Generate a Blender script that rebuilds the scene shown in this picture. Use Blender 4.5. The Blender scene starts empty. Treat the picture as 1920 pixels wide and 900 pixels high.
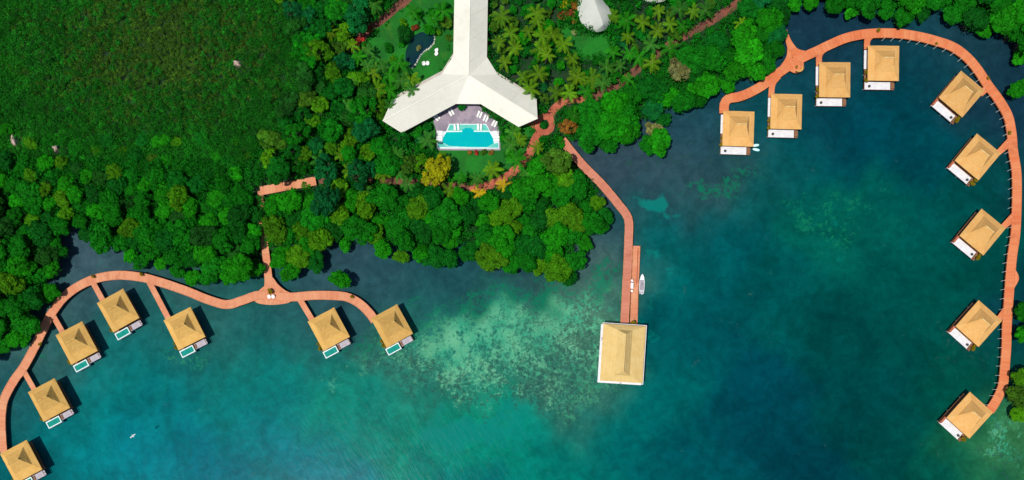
import bpy, math, random
import numpy as np
from mathutils import Vector, Matrix
from mathutils.geometry import tessellate_polygon

PI = math.pi
R = math.radians
rnd = random.Random(7)
rng = np.random.default_rng(7)
scene = bpy.context.scene
COL = scene.collection

# ------------------------------------------------------------------ camera geometry (drone looking straight down)
CAM_H = 226.0
M_PER_PX = 160.0 / 960.0
NADIR_Y = 720.0          # the frame is the upper part of a taller nadir shot


def W(px, py, z=0.0):
    """a place seen at photo pixel (px, py) standing z metres above the water"""
    s = M_PER_PX * (CAM_H - z) / CAM_H
    return ((px - 960.0) * s, -(py - NADIR_Y) * s, z)


def lin(r, g, b, k=1.0):
    o = []
    for c in (r, g, b):
        c /= 255.0
        o.append(k * (c / 12.92 if c <= 0.04045 else ((c + 0.055) / 1.055) ** 2.4))
    return tuple(o)


GROUND_Z = 0.5

# ------------------------------------------------------------------ node helpers


def new_mat(name):
    m = bpy.data.materials.new(name)
    m.use_nodes = True
    nt = m.node_tree
    nt.nodes.clear()
    out = nt.nodes.new('ShaderNodeOutputMaterial')
    return m, nt, out


def N(nt, typ, **kw):
    n = nt.nodes.new(typ)
    for k, v in kw.items():
        if k.startswith('i_'):
            n.inputs[k[2:].replace('_', ' ')].default_value = v
        else:
            setattr(n, k, v)
    return n


def L(nt, a, b):
    nt.links.new(a, b)


def mixcol(nt, fac, a, b, blend='MIX'):
    n = nt.nodes.new('ShaderNodeMix')
    n.data_type = 'RGBA'
    n.blend_type = blend
    n.clamp_factor = True
    for sock, v in ((n.inputs[0], fac), (n.inputs[6], a), (n.inputs[7], b)):
        if isinstance(v, (int, float)):
            sock.default_value = v
        elif isinstance(v, tuple):
            sock.default_value = (v[0], v[1], v[2], 1.0)
        else:
            L(nt, v, sock)
    return n.outputs[2]


def mathn(nt, op, a, b=None, clamp=False):
    n = nt.nodes.new('ShaderNodeMath')
    n.operation = op
    n.use_clamp = clamp
    for i, v in enumerate((a, b)):
        if v is None:
            continue
        if isinstance(v, (int, float)):
            n.inputs[i].default_value = v
        else:
            L(nt, v, n.inputs[i])
    return n.outputs[0]


def noise(nt, vec, scale, detail=4, rough=0.6, dist=0.0):
    n = nt.nodes.new('ShaderNodeTexNoise')
    n.inputs['Scale'].default_value = scale
    n.inputs['Detail'].default_value = detail
    n.inputs['Roughness'].default_value = rough
    n.inputs['Distortion'].default_value = dist
    L(nt, vec, n.inputs['Vector'])
    return n.outputs['Fac']


def ramp(nt, fac, lo, hi):
    n = nt.nodes.new('ShaderNodeMapRange')
    n.interpolation_type = 'SMOOTHSTEP'
    n.inputs['From Min'].default_value = lo
    n.inputs['From Max'].default_value = hi
    L(nt, fac, n.inputs['Value'])
    return n.outputs['Result']


def surface_mat(name, col_a, col_b, scale=1.0, rough=0.8, stretch=(1, 1, 1), spec=0.3, fine=None, bump=0.0, lo=0.35, hi=0.65,
                spot=None, coords='Object', spot_scale=0.3, vary=.28):
    m, nt, out = new_mat(name)
    tc = N(nt, 'ShaderNodeTexCoord')
    mp = N(nt, 'ShaderNodeMapping')
    mp.inputs['Scale'].default_value = stretch
    L(nt, tc.outputs[coords], mp.inputs['Vector'])
    f = ramp(nt, noise(nt, mp.outputs[0], scale), lo, hi)
    c = mixcol(nt, f, col_a, col_b)
    g = noise(nt, mp.outputs[0], fine or scale * 6, 3, 0.7)
    c = mixcol(nt, 1.0, c, mixcol(nt, g, (1 - vary,) * 3, (1 + vary,) * 3), 'MULTIPLY')
    if spot:
        h = ramp(nt, noise(nt, tc.outputs[coords], spot_scale, 5, 0.7), 0.56, 0.72)
        c = mixcol(nt, h, c, spot)
    b = N(nt, 'ShaderNodeBsdfPrincipled')
    b.inputs['Roughness'].default_value = rough
    b.inputs['Specular IOR Level'].default_value = spec
    L(nt, c, b.inputs['Base Color'])
    if bump:
        bn = N(nt, 'ShaderNodeBump')
        bn.inputs['Strength'].default_value = bump
        bn.inputs['Distance'].default_value = 0.1
        L(nt, g, bn.inputs['Height'])
        L(nt, bn.outputs[0], b.inputs['Normal'])
    L(nt, b.outputs[0], out.inputs['Surface'])
    return m


def foliage_mat(name, warm=(1.55, 1.2, 0.8), trans=0.34):
    """leaf colour = colour of the plant (object colour) varied leaf by leaf"""
    m, nt, out = new_mat(name)
    oi = N(nt, 'ShaderNodeObjectInfo')
    at = N(nt, 'ShaderNodeAttribute', attribute_name='tint')
    ah = N(nt, 'ShaderNodeAttribute', attribute_name='hue')
    c2 = mixcol(nt, 1.0, oi.outputs['Color'], warm, 'MULTIPLY')
    c = mixcol(nt, ah.outputs['Fac'], oi.outputs['Color'], c2)
    c = mixcol(nt, 1.0, c, (1.6, 1.34, 1.15), 'MULTIPLY')
    v = N(nt, 'ShaderNodeVectorMath', operation='SCALE')
    L(nt, c, v.inputs[0])
    L(nt, at.outputs['Fac'], v.inputs['Scale'])
    d = N(nt, 'ShaderNodeBsdfPrincipled')
    d.inputs['Roughness'].default_value = 0.75
    d.inputs['Specular IOR Level'].default_value = 0.08
    L(nt, v.outputs[0], d.inputs['Base Color'])
    t = N(nt, 'ShaderNodeBsdfTranslucent')
    L(nt, v.outputs[0], t.inputs['Color'])
    mx = N(nt, 'ShaderNodeMixShader')
    mx.inputs[0].default_value = trans
    L(nt, d.outputs[0], mx.inputs[1])
    L(nt, t.outputs[0], mx.inputs[2])
    L(nt, mx.outputs[0], out.inputs['Surface'])
    return m


def deck_mat(name, a, b, dark):
    """boards laid across the way: UV.x runs along it in metres"""
    m, nt, out = new_mat(name)
    tc = N(nt, 'ShaderNodeTexCoord')
    uv = tc.outputs['UV']
    sep = N(nt, 'ShaderNodeSeparateXYZ')
    L(nt, uv, sep.inputs[0])
    # one tone per board (0.25 m), one per bay (2.6 m)
    idx = mathn(nt, 'FLOOR', mathn(nt, 'MULTIPLY', sep.outputs[0], 4.0))
    wn = N(nt, 'ShaderNodeTexWhiteNoise', noise_dimensions='1D')
    L(nt, idx, wn.inputs['W'])
    bay = mathn(nt, 'FLOOR', mathn(nt, 'MULTIPLY', sep.outputs[0], 0.31))
    wb = N(nt, 'ShaderNodeTexWhiteNoise', noise_dimensions='1D')
    L(nt, bay, wb.inputs['W'])
    f = mathn(nt, 'ADD', mathn(nt, 'MULTIPLY', wn.outputs['Value'], 0.5), mathn(nt, 'MULTIPLY', wb.outputs['Value'], 0.5))
    c = mixcol(nt, f, a, b)
    st = ramp(nt, noise(nt, tc.outputs['Object'], 0.35, 5, 0.65), 0.5, 0.75)
    c = mixcol(nt, mathn(nt, 'MULTIPLY', st, 0.55), c, dark)
    g = noise(nt, tc.outputs['Object'], 3.0, 3, 0.7)
    c = mixcol(nt, 1.0, c, mixcol(nt, g, (0.75, 0.75, 0.75), (1.25, 1.25, 1.25)), 'MULTIPLY')
    fr = mathn(nt, 'FRACT', mathn(nt, 'MULTIPLY', sep.outputs[0], 4.0))
    gap = mathn(nt, 'LESS_THAN', fr, 0.07)
    c = mixcol(nt, mathn(nt, 'MULTIPLY', gap, 0.6), c, dark)
    p = N(nt, 'ShaderNodeBsdfPrincipled')
    p.inputs['Roughness'].default_value = 0.8
    p.inputs['Specular IOR Level'].default_value = 0.2
    L(nt, c, p.inputs['Base Color'])
    L(nt, p.outputs[0], out.inputs['Surface'])
    return m


def thatch_mat(name, a, b, wear):
    m, nt, out = new_mat(name)
    tc = N(nt, 'ShaderNodeTexCoord')
    f = ramp(nt, noise(nt, tc.outputs['Object'], 0.5, 5, 0.65), 0.3, 0.7)
    c = mixcol(nt, f, a, b)
    # courses of thatch: thin rows at equal heights
    sep = N(nt, 'ShaderNodeSeparateXYZ')
    L(nt, tc.outputs['Object'], sep.inputs[0])
    row = mathn(nt, 'FRACT', mathn(nt, 'ADD', mathn(nt, 'MULTIPLY', sep.outputs[2], 3.2), mathn(nt, 'MULTIPLY', f, 0.35)))
    c = mixcol(nt, mathn(nt, 'MULTIPLY', ramp(nt, row, 0.78, 1.0), 0.16), c, wear)
    g = noise(nt, tc.outputs['Object'], 5.0, 4, 0.75)
    c = mixcol(nt, 1.0, c, mixcol(nt, g, (0.8, 0.8, 0.8), (1.2, 1.2, 1.2)), 'MULTIPLY')
    h = ramp(nt, noise(nt, tc.outputs['Object'], 0.9, 5, 0.7), 0.58, 0.75)
    c = mixcol(nt, mathn(nt, 'MULTIPLY', h, 0.3), c, wear)
    oi = N(nt, 'ShaderNodeObjectInfo')
    k = mathn(nt, 'ADD', mathn(nt, 'MULTIPLY', oi.outputs['Random'], 0.22), 0.89)
    vm = N(nt, 'ShaderNodeVectorMath', operation='SCALE')
    L(nt, c, vm.inputs[0])
    L(nt, k, vm.inputs['Scale'])
    p = N(nt, 'ShaderNodeBsdfPrincipled')
    p.inputs['Roughness'].default_value = 0.9
    p.inputs['Specular IOR Level'].default_value = 0.1
    L(nt, vm.outputs[0], p.inputs['Base Color'])
    bn = N(nt, 'ShaderNodeBump')
    bn.inputs['Strength'].default_value = 0.3
    bn.inputs['Distance'].default_value = 0.1
    L(nt, g, bn.inputs['Height'])
    L(nt, bn.outputs[0], p.inputs['Normal'])
    L(nt, p.outputs[0], out.inputs['Surface'])
    return m


def water_still_mat(name, a, b, rough=0.12, spec=0.2, scale=0.4):
    m, nt, out = new_mat(name)
    tc = N(nt, 'ShaderNodeTexCoord')
    f = ramp(nt, noise(nt, tc.outputs['Object'], scale, 4, 0.6, 0.6), 0.35, 0.65)
    c = mixcol(nt, f, a, b)
    p = N(nt, 'ShaderNodeBsdfPrincipled')
    p.inputs['Roughness'].default_value = rough
    p.inputs['Specular IOR Level'].default_value = spec
    L(nt, c, p.inputs['Base Color'])
    bn = N(nt, 'ShaderNodeBump')
    bn.inputs['Strength'].default_value = 0.15
    bn.inputs['Distance'].default_value = 0.05
    L(nt, noise(nt, tc.outputs['Object'], 2.0, 3), bn.inputs['Height'])
    L(nt, bn.outputs[0], p.inputs['Normal'])
    L(nt, p.outputs[0], out.inputs['Surface'])
    return m


K = 0.74      # pixel value -> base colour under this sun
M = {}
M['thatch_gold'] = thatch_mat('thatch_gold', lin(230, 186, 108, K), lin(220, 172, 94, K), lin(180, 140, 82, K))
M['thatch_amber'] = thatch_mat('thatch_amber', lin(236, 186, 116, K), lin(228, 172, 100, K), lin(186, 142, 86, K))
M['thatch_pale'] = thatch_mat('thatch_pale', lin(234, 204, 138, K), lin(226, 192, 122, K), lin(196, 162, 102, K))
M['ridge'] = surface_mat('ridge_thatch', lin(236, 192, 110, K), lin(214, 164, 84, K), 1.2)
M['ridge_pale'] = surface_mat('ridge_weathered', lin(246, 214, 150, K), lin(236, 196, 124, K), 1.2)
M['deck_pink'] = deck_mat('boardwalk_boards_pink', lin(240, 172, 130, K), lin(224, 138, 100, K), lin(186, 114, 84, K))
M['deck_rose'] = deck_mat('pier_boards_rose', lin(224, 148, 122, K), lin(208, 126, 100, K), lin(168, 100, 80, K))
M['deck_orange'] = deck_mat('boardwalk_boards_orange', lin(242, 156, 106, K), lin(228, 118, 72, K), lin(184, 98, 62, K))
M['beam'] = surface_mat('edge_beam_wood', lin(232, 158, 118, K), lin(205, 128, 92, K), 0.8)
M['pile_pale'] = surface_mat('pile_pale', (0.78, 0.78, 0.74), (0.66, 0.66, 0.62), 2.0)
M['pile_dark'] = surface_mat('pile_dark_wood', (0.12, 0.075, 0.045), (0.08, 0.05, 0.03), 2.0)
M['timber'] = surface_mat('timber_brown', (0.26, 0.12, 0.06), (0.18, 0.085, 0.045), 1.5, stretch=(1, 4, 1))
M['timber_red'] = surface_mat('timber_red', (0.46, 0.12, 0.06), (0.34, 0.10, 0.05), 1.5)
M['white'] = surface_mat('white_painted_boards', (0.78, 0.78, 0.80), (0.66, 0.66, 0.70), 0.8, rough=0.6, lo=0.3, hi=0.7)
M['lilac'] = surface_mat('grey_lilac_boards', (0.50, 0.46, 0.52), (0.36, 0.33, 0.38), 0.9, rough=0.7)
M['fabric_white'] = surface_mat('white_cushion', (0.82, 0.82, 0.80), (0.74, 0.74, 0.73), 3.0)
M['rim'] = surface_mat('white_pool_rim', (0.72, 0.80, 0.80), (0.60, 0.72, 0.72), 1.0, rough=0.5)
M['glass'] = water_still_mat('window_glass', (0.03, 0.05, 0.06), (0.02, 0.04, 0.05), 0.05, 0.5)
M['plunge'] = water_still_mat('plunge_pool_water', lin(20, 150, 138, K), lin(40, 170, 155, K))
M['pool_deep'] = water_still_mat('swimming_pool_water', lin(0, 188, 200, K), lin(0, 198, 196, K), scale=0.15)
M['pool_shallow'] = water_still_mat('shallow_pool_water', lin(120, 222, 205, K), lin(100, 210, 195, K), scale=0.5)
M['pond'] = water_still_mat('pond_water', lin(14, 42, 66, K), lin(18, 60, 58, K), scale=0.15)
M['paving'] = surface_mat('grey_lilac_paving', lin(176, 162, 176, K), lin(145, 134, 150, K), 0.35, spot=lin(200, 190, 202, K), spot_scale=0.25)
M['white_roof'] = surface_mat('white_roof_sheet', (0.75, 0.735, 0.64), (0.71, 0.695, 0.60), 0.12, rough=0.55, fine=0.9, spot=(0.66, 0.64, 0.56), spot_scale=0.1, vary=.08)
M['seam'] = surface_mat('roof_seam', (0.65, 0.64, 0.56), (0.60, 0.59, 0.52), 1.0)
M['shell_roof'] = surface_mat('shell_roof_sheet', (0.47, 0.49, 0.44), (0.43, 0.455, 0.41), 0.25, rough=0.6, fine=1.2, vary=.1)
M['wall_plaster'] = surface_mat('plaster_wall', (0.5, 0.46, 0.4), (0.42, 0.38, 0.33), 0.5)
M['stone'] = surface_mat('pale_stone', (0.52, 0.52, 0.44), (0.38, 0.40, 0.32), 2.0, bump=0.4)
M['rock'] = surface_mat('pinkish_rock', (0.58, 0.44, 0.36), (0.34, 0.25, 0.20), 0.9, bump=0.6)
M['driftwood'] = surface_mat('bleached_wood', (0.55, 0.52, 0.50), (0.36, 0.32, 0.30), 1.0)
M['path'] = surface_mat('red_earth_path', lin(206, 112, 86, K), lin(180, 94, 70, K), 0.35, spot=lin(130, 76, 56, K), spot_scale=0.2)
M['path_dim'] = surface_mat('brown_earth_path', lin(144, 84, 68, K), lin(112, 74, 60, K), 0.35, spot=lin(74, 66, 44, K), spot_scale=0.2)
M['lawn'] = surface_mat('mown_lawn', lin(8, 102, 18, K), lin(16, 126, 22, K), 0.12, fine=1.2, spot=lin(64, 122, 20, K), spot_scale=0.11, vary=.4)
M['ground'] = surface_mat('forest_floor', lin(18, 66, 22, K), lin(18, 50, 26, K), 0.18, fine=1.6, spot=lin(86, 74, 62, K), spot_scale=0.1)
M['bark'] = surface_mat('bark', (0.16, 0.12, 0.085), (0.10, 0.075, 0.055), 1.5)
M['palm_bark'] = surface_mat('palm_bark', (0.24, 0.20, 0.15), (0.17, 0.14, 0.10), 1.5)
M['pot'] = surface_mat('brown_pot', (0.22, 0.12, 0.06), (0.16, 0.09, 0.05), 2.0)
M['hull'] = surface_mat('white_hull', (0.80, 0.82, 0.84), (0.72, 0.75, 0.78), 1.0, rough=0.35)
M['boat_deck'] = surface_mat('boat_floor', (0.36, 0.32, 0.36), (0.30, 0.27, 0.31), 2.0)
M['motor'] = surface_mat('outboard_casing', (0.75, 0.77, 0.8), (0.6, 0.62, 0.65), 2.0)
M['dark'] = surface_mat('dark_table', (0.06, 0.06, 0.06), (0.04, 0.04, 0.045), 2.0)
M['cyan'] = surface_mat('pale_cyan_board', (0.36, 0.76, 0.82), (0.5, 0.82, 0.86), 1.0, rough=0.4)
M['feather'] = surface_mat('white_feathers', (0.84, 0.84, 0.82), (0.78, 0.78, 0.76), 3.0)
M['leaf'] = foliage_mat('leaves')
M['leaf_plain'] = foliage_mat('leaves_plain', warm=(1.35, 1.1, 0.8))
M['frond'] = foliage_mat('fronds', warm=(1.45, 1.15, 0.6))
M['flower'] = foliage_mat('petals', warm=(1.3, 0.55, 0.5))

# ------------------------------------------------------------------ mesh helpers


class MB:
    def __init__(s):
        s.v = []
        s.f = []

    def add(s, vs, fs):
        o = len(s.v)
        s.v += [tuple(p) for p in vs]
        s.f += [tuple(o + i for i in f) for f in fs]
        return s

    def box(s, x0, x1, y0, y1, z0, z1):
        vs = [(x0, y0, z0), (x1, y0, z0), (x1, y1, z0), (x0, y1, z0), (x0, y0, z1), (x1, y0, z1), (x1, y1, z1), (x0, y1, z1)]
        return s.add(vs, [(3, 2, 1, 0), (4, 5, 6, 7), (0, 1, 5, 4), (1, 2, 6, 5), (2, 3, 7, 6), (3, 0, 4, 7)])

    def cyl(s, x, y, z0, z1, r, r2=None, n=8):
        r2 = r if r2 is None else r2
        vs = [(x + r * math.cos(2 * PI * i / n), y + r * math.sin(2 * PI * i / n), z0) for i in range(n)]
        vs += [(x + r2 * math.cos(2 * PI * i / n), y + r2 * math.sin(2 * PI * i / n), z1) for i in range(n)]
        fs = [(i, (i + 1) % n, n + (i + 1) % n, n + i) for i in range(n)] + [tuple(range(n - 1, -1, -1)), tuple(range(n, 2 * n))]
        return s.add(vs, fs)

    def tube(s, pts, rads, n=6):
        rings = []
        vs = []
        pts = [Vector(p) for p in pts]
        for i, p in enumerate(pts):
            d = (pts[min(i + 1, len(pts) - 1)] - pts[max(i - 1, 0)]).normalized()
            a = d.orthogonal().normalized() if abs(d.z) > 0.9 else d.cross(Vector((0, 0, 1))).normalized()
            b = d.cross(a).normalized()
            for k in range(n):
                t = 2 * PI * k / n
                vs.append(tuple(p + (a * math.cos(t) + b * math.sin(t)) * rads[i]))
        fs = []
        for i in range(len(pts) - 1):
            for k in range(n):
                fs.append((i * n + k, i * n + (k + 1) % n, (i + 1) * n + (k + 1) % n, (i + 1) * n + k))
        fs.append(tuple(range(n - 1, -1, -1)))
        fs.append(tuple((len(pts) - 1) * n + k for k in range(n)))
        return s.add(vs, fs)

    def prism(s, poly, z0, z1):
        """polygon of (x, y), thickness z0..z1"""
        n = len(poly)
        area = sum(poly[i][0] * poly[(i + 1) % n][1] - poly[(i + 1) % n][0] * poly[i][1] for i in range(n))
        if area < 0:
            poly = poly[::-1]
        tris = tessellate_polygon([[Vector((p[0], p[1], 0)) for p in poly]])
        vs = [(p[0], p[1], z0) for p in poly] + [(p[0], p[1], z1) for p in poly]
        fs = []
        for t in tris:
            a, b, c = t
            cr = (poly[b][0] - poly[a][0]) * (poly[c][1] - poly[a][1]) - (poly[c][0] - poly[a][0]) * (poly[b][1] - poly[a][1])
            if cr < 0:
                a, b, c = a, c, b
            fs.append((n + a, n + b, n + c))
            fs.append((c, b, a))
        fs += [(i, (i + 1) % n, n + (i + 1) % n, n + i) for i in range(n)]
        return s.add(vs, fs)

    def sheet(s, poly, z):
        n = len(poly)
        tris = tessellate_polygon([[Vector((p[0], p[1], 0)) for p in poly]])
        fs = []
        for a, b, c in tris:
            cr = (poly[b][0] - poly[a][0]) * (poly[c][1] - poly[a][1]) - (poly[c][0] - poly[a][0]) * (poly[b][1] - poly[a][1])
            fs.append((a, b, c) if cr > 0 else (a, c, b))
        return s.add([(p[0], p[1], z) for p in poly], fs)

    def xf(s, mat, start=0):
        for i in range(start, len(s.v)):
            s.v[i] = tuple(mat @ Vector(s.v[i]))
        return s

    def mesh(s, name, mat, smooth=False):
        me = bpy.data.meshes.new(name)
        me.from_pydata(s.v, [], s.f)
        me.materials.append(M[mat] if isinstance(mat, str) else mat)
        if smooth:
            me.polygons.foreach_set('use_smooth', [True] * len(me.polygons))
        me.update()
        return me

    def build(s, name, mat, parent=None, smooth=False):
        return link(name, s.mesh(name, mat, smooth), parent)


def link(name, data, parent=None):
    o = bpy.data.objects.new(name, data)
    COL.objects.link(o)
    if parent:
        o.parent = parent
    return o


def tag(o, label=None, cat=None, group=None, kind=None):
    if label:
        o['label'] = label
    if cat:
        o['category'] = cat
    if group:
        o['group'] = group
    if kind:
        o['kind'] = kind
    return o


def empty(name, loc, rz=0.0, label=None, cat=None, group=None):
    o = bpy.data.objects.new(name, None)
    o.empty_display_size = 0.5
    COL.objects.link(o)
    o.location = loc
    o.rotation_euler = (0, 0, rz)
    return tag(o, label, cat, group)


KIDS = {}


def kids(o):
    if o.name not in KIDS:
        KIDS[o.name] = list(o.children)
    return KIDS[o.name]


def copy_tree(o, parent=None):
    c = o.copy()
    COL.objects.link(c)
    c.parent = parent
    for ch in kids(o):
        copy_tree(ch, c)
    return c


def smooth_path(pts, step=1.2, closed=False):
    """Catmull-Rom through pts, resampled evenly"""
    P = [Vector(p[:2]) for p in pts]
    n = len(P)
    out = []
    for i in range(n if closed else n - 1):
        p0 = P[(i - 1) % n] if closed or i > 0 else P[0] * 2 - P[1]
        p1, p2 = P[i], P[(i + 1) % n]
        p3 = P[(i + 2) % n] if closed or i + 2 < n else P[-1] * 2 - P[-2]
        k = max(2, int((p2 - p1).length / step))
        for j in range(k):
            t = j / k
            out.append(0.5 * ((2 * p1) + (p2 - p0) * t + (2 * p0 - 5 * p1 + 4 * p2 - p3) * t * t + (3 * p1 - p0 - 3 * p2 + p3) * t ** 3))
    if not closed:
        out.append(P[-1])
    return out


def normals2(path, closed=False):
    n = len(path)
    res = []
    for i in range(n):
        a = path[(i - 1) % n] if closed or i > 0 else path[0]
        b = path[(i + 1) % n] if closed or i < n - 1 else path[-1]
        d = (b - a).normalized()
        res.append(Vector((-d.y, d.x)))
    return res


def ribbon_mesh(name, path, width, z0, z1, mat, closed=False, flat=False, off=0.0, jitter=0.0):
    """a strip of the given width along a path; boards run across it"""
    nr = normals2(path, closed)
    n = len(path)
    vs, fs, uvs = [], [], []
    s = 0.0
    run = []
    for i, p in enumerate(path):
        if i:
            s += (p - path[i - 1]).length
        run.append(s)
        w = width(i / (n - 1)) if callable(width) else width
        a = p + nr[i] * (off + w / 2 + rnd.uniform(-jitter, jitter))
        b = p + nr[i] * (off - w / 2 + rnd.uniform(-jitter, jitter))
        vs += [(a.x, a.y, z1), (b.x, b.y, z1)]
        if not flat:
            vs += [(a.x, a.y, z0), (b.x, b.y, z0)]
    k = 2 if flat else 4
    m = n if closed else n - 1
    loopuv = []
    for i in range(m):
        j = (i + 1) % n
        u0, u1 = run[i], run[i] + (path[j] - path[i]).length
        fs.append((k * i, k * i + 1, k * j + 1, k * j))
        loopuv += [(u0, 1), (u0, 0), (u1, 0), (u1, 1)]
        if not flat:
            fs.append((k * i + 2, k * i, k * j, k * j + 2))
            fs.append((k * i + 1, k * i + 3, k * j + 3, k * j + 1))
            fs.append((k * i + 3, k * i + 2, k * j + 2, k * j + 3))
            loopuv += [(u0, 1), (u0, 0), (u1, 0), (u1, 1)] * 3
    if not flat and not closed:
        fs.append((2, 3, 1, 0))
        e = k * (n - 1)
        fs.append((e, e + 1, e + 3, e + 2))
        loopuv += [(0, 0)] * 4 + [(s, 0)] * 4
    me = bpy.data.meshes.new(name)
    me.from_pydata(vs, [], fs)
    uv = me.uv_layers.new(name='UVMap')
    uv.data.foreach_set('uv', np.array(loopuv, dtype=np.float32).ravel())
    me.materials.append(M[mat])
    me.update()
    return me


# ------------------------------------------------------------------ foliage helpers (numpy)


def leaf_arrays(P, Nrm, size, jitter=0.55, aspect=0.75, g=None):
    g = g or rng
    n = len(P)
    Nn = Nrm + g.normal(0, jitter, (n, 3))
    Nn /= np.linalg.norm(Nn, axis=1)[:, None] + 1e-9
    t = np.cross(Nn, g.normal(0, 1, (n, 3)))
    t /= np.linalg.norm(t, axis=1)[:, None] + 1e-9
    b = np.cross(Nn, t)
    a = size[:, None] * t
    c = size[:, None] * aspect * b
    V = np.stack([P - a, P - c * 0.9, P + a, P + c * 0.9], axis=1).reshape(-1, 3)
    return V


def leaf_mesh(name, V, tint, hue, mat):
    n = len(V) // 4
    me = bpy.data.meshes.new(name)
    me.vertices.add(4 * n)
    me.vertices.foreach_set('co', V.astype(np.float32).ravel())
    me.loops.add(4 * n)
    me.loops.foreach_set('vertex_index', np.arange(4 * n, dtype=np.int32))
    me.polygons.add(n)
    me.polygons.foreach_set('loop_start', np.arange(0, 4 * n, 4, dtype=np.int32))
    me.update(calc_edges=True)
    for nm, arr in (('tint', tint), ('hue', hue)):
        a = me.attributes.new(nm, 'FLOAT', 'FACE')
        a.data.foreach_set('value', np.clip(arr, 0.15, 3.0).astype(np.float32) if nm == 'tint' else np.clip(arr, 0, 1).astype(np.float32))
    me.materials.append(M[mat])
    me.validate()
    return me


def dirs(n, zmin, g):
    z = g.uniform(zmin, 1, n)
    a = g.uniform(0, 2 * PI, n)
    r = np.sqrt(np.maximum(0, 1 - z * z))
    return np.stack([r * np.cos(a), r * np.sin(a), z], axis=1)


def crown_arrays(seed, Rc, zc, rise, nl, lr, per, leaf, spread=0.8, tintv=0.13, flat=0.7):
    """a crown of leafy lobes over a dome; every leaf is a face of its own"""
    g = np.random.default_rng(seed)
    Vs, T, H = [], [], []
    cents = []
    tries = 0
    while len(cents) < nl and tries < 4000:
        tries += 1
        a = g.uniform(0, 2 * PI)
        r = math.sqrt(g.uniform(0, 1)) * Rc * spread
        c = np.array([r * math.cos(a), r * math.sin(a)])
        if all(np.linalg.norm(c - q[0]) > lr * Rc * 0.8 for q in cents):
            cents.append((c, r))
    squash = np.array([g.uniform(.72, .95), g.uniform(1.0, 1.28)])
    for c, r in cents:
        l = lr * Rc * g.uniform(0.6, 1.45)
        z = zc + rise * (1 - (r / Rc) ** 2) + g.uniform(-0.35, 0.35) * rise * 0.8
        d = dirs(per, -0.35, g)
        q = d * l * g.uniform(0.72, 1.06, (per, 1)) * np.array([1, 1, flat])
        P = q + np.array([c[0] * squash[0], c[1] * squash[1], z])
        s = leaf * g.uniform(0.55, 1.3, per) * (l / (lr * Rc)) ** .5
        Vs.append(leaf_arrays(P, d + np.array([0, 0, 0.45]), s, 0.45, g=g))
        tb = g.normal(1.0, tintv)
        T.append(g.normal(tb, 0.2, per))
        H.append(np.clip(g.normal(g.uniform(0.0, 0.45), 0.22, per), 0, 1))
    # loose outer twigs and inner leaves
    k = per * 2
    d = dirs(k, -0.2, g)
    P = d * np.array([Rc * 0.95, Rc * 0.95, rise * 1.2 + 0.6]) * g.uniform(0.5, 1.0, (k, 1)) + np.array([0, 0, zc - 0.3])
    Vs.append(leaf_arrays(P, d, leaf * g.uniform(0.5, 1.0, k), 0.8, g=g))
    T.append(g.normal(0.9, 0.25, k))
    H.append(g.uniform(0, 0.5, k))
    return np.concatenate(Vs), np.concatenate(T), np.concatenate(H)


def trunk_mesh(name, h, r, limbs, seed, spread, mat='bark', roots=0):
    g = random.Random(seed)
    mb = MB()
    lean = (g.uniform(-0.3, 0.3), g.uniform(-0.3, 0.3))
    mb.tube([(0, 0, -0.8), (lean[0] * 0.3, lean[1] * 0.3, h * 0.45), (lean[0], lean[1], h)], [r * 1.5, r, r * 0.7], 7)
    for i in range(limbs):
        a = 2 * PI * i / limbs + g.uniform(-0.4, 0.4)
        q = spread * g.uniform(0.5, 0.9)
        mb.tube([(lean[0] * 0.8, lean[1] * 0.8, h * g.uniform(0.6, 0.85)), (lean[0] + q * 0.5 * math.cos(a), lean[1] + q * 0.5 * math.sin(a), h * 1.05),
                 (lean[0] + q * math.cos(a), lean[1] + q * math.sin(a), h * g.uniform(1.15, 1.35))], [r * 0.55, r * 0.4, r * 0.15], 5)
    for i in range(roots):
        a = 2 * PI * i / roots + g.uniform(-0.3, 0.3)
        q = g.uniform(0.8, 1.5)
        mb.tube([(0, 0, g.uniform(0.5, 1.1)), (q * 0.6 * math.cos(a), q * 0.6 * math.sin(a), 0.5), (q * math.cos(a), q * math.sin(a), -0.9)], [r * 0.35, r * 0.3, r * 0.2], 5)
    return mb.mesh(name, mat, True)


def inside(p, poly):
    x, y = p
    c = False
    n = len(poly)
    j = n - 1
    for i in range(n):
        xi, yi = poly[i]
        xj, yj = poly[j]
        if (yi > y) != (yj > y) and x < (xj - xi) * (y - yi) / (yj - yi) + xi:
            c = not c
        j = i
    return c


def edge_dist(p, poly):
    best = 1e9
    n = len(poly)
    for i in range(n):
        ax, ay = poly[i]
        bx, by = poly[(i + 1) % n]
        dx, dy = bx - ax, by - ay
        t = max(0, min(1, ((p[0] - ax) * dx + (p[1] - ay) * dy) / (dx * dx + dy * dy + 1e-9)))
        best = min(best, math.hypot(p[0] - ax - t * dx, p[1] - ay - t * dy))
    return best


def line_dist(p, pts):
    best = 1e9
    for (ax, ay), (bx, by) in zip(pts, pts[1:]):
        dx, dy = bx - ax, by - ay
        t = max(0, min(1, ((p[0] - ax) * dx + (p[1] - ay) * dy) / (dx * dx + dy * dy + 1e-9)))
        best = min(best, math.hypot(p[0] - ax - t * dx, p[1] - ay - t * dy))
    return best


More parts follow.
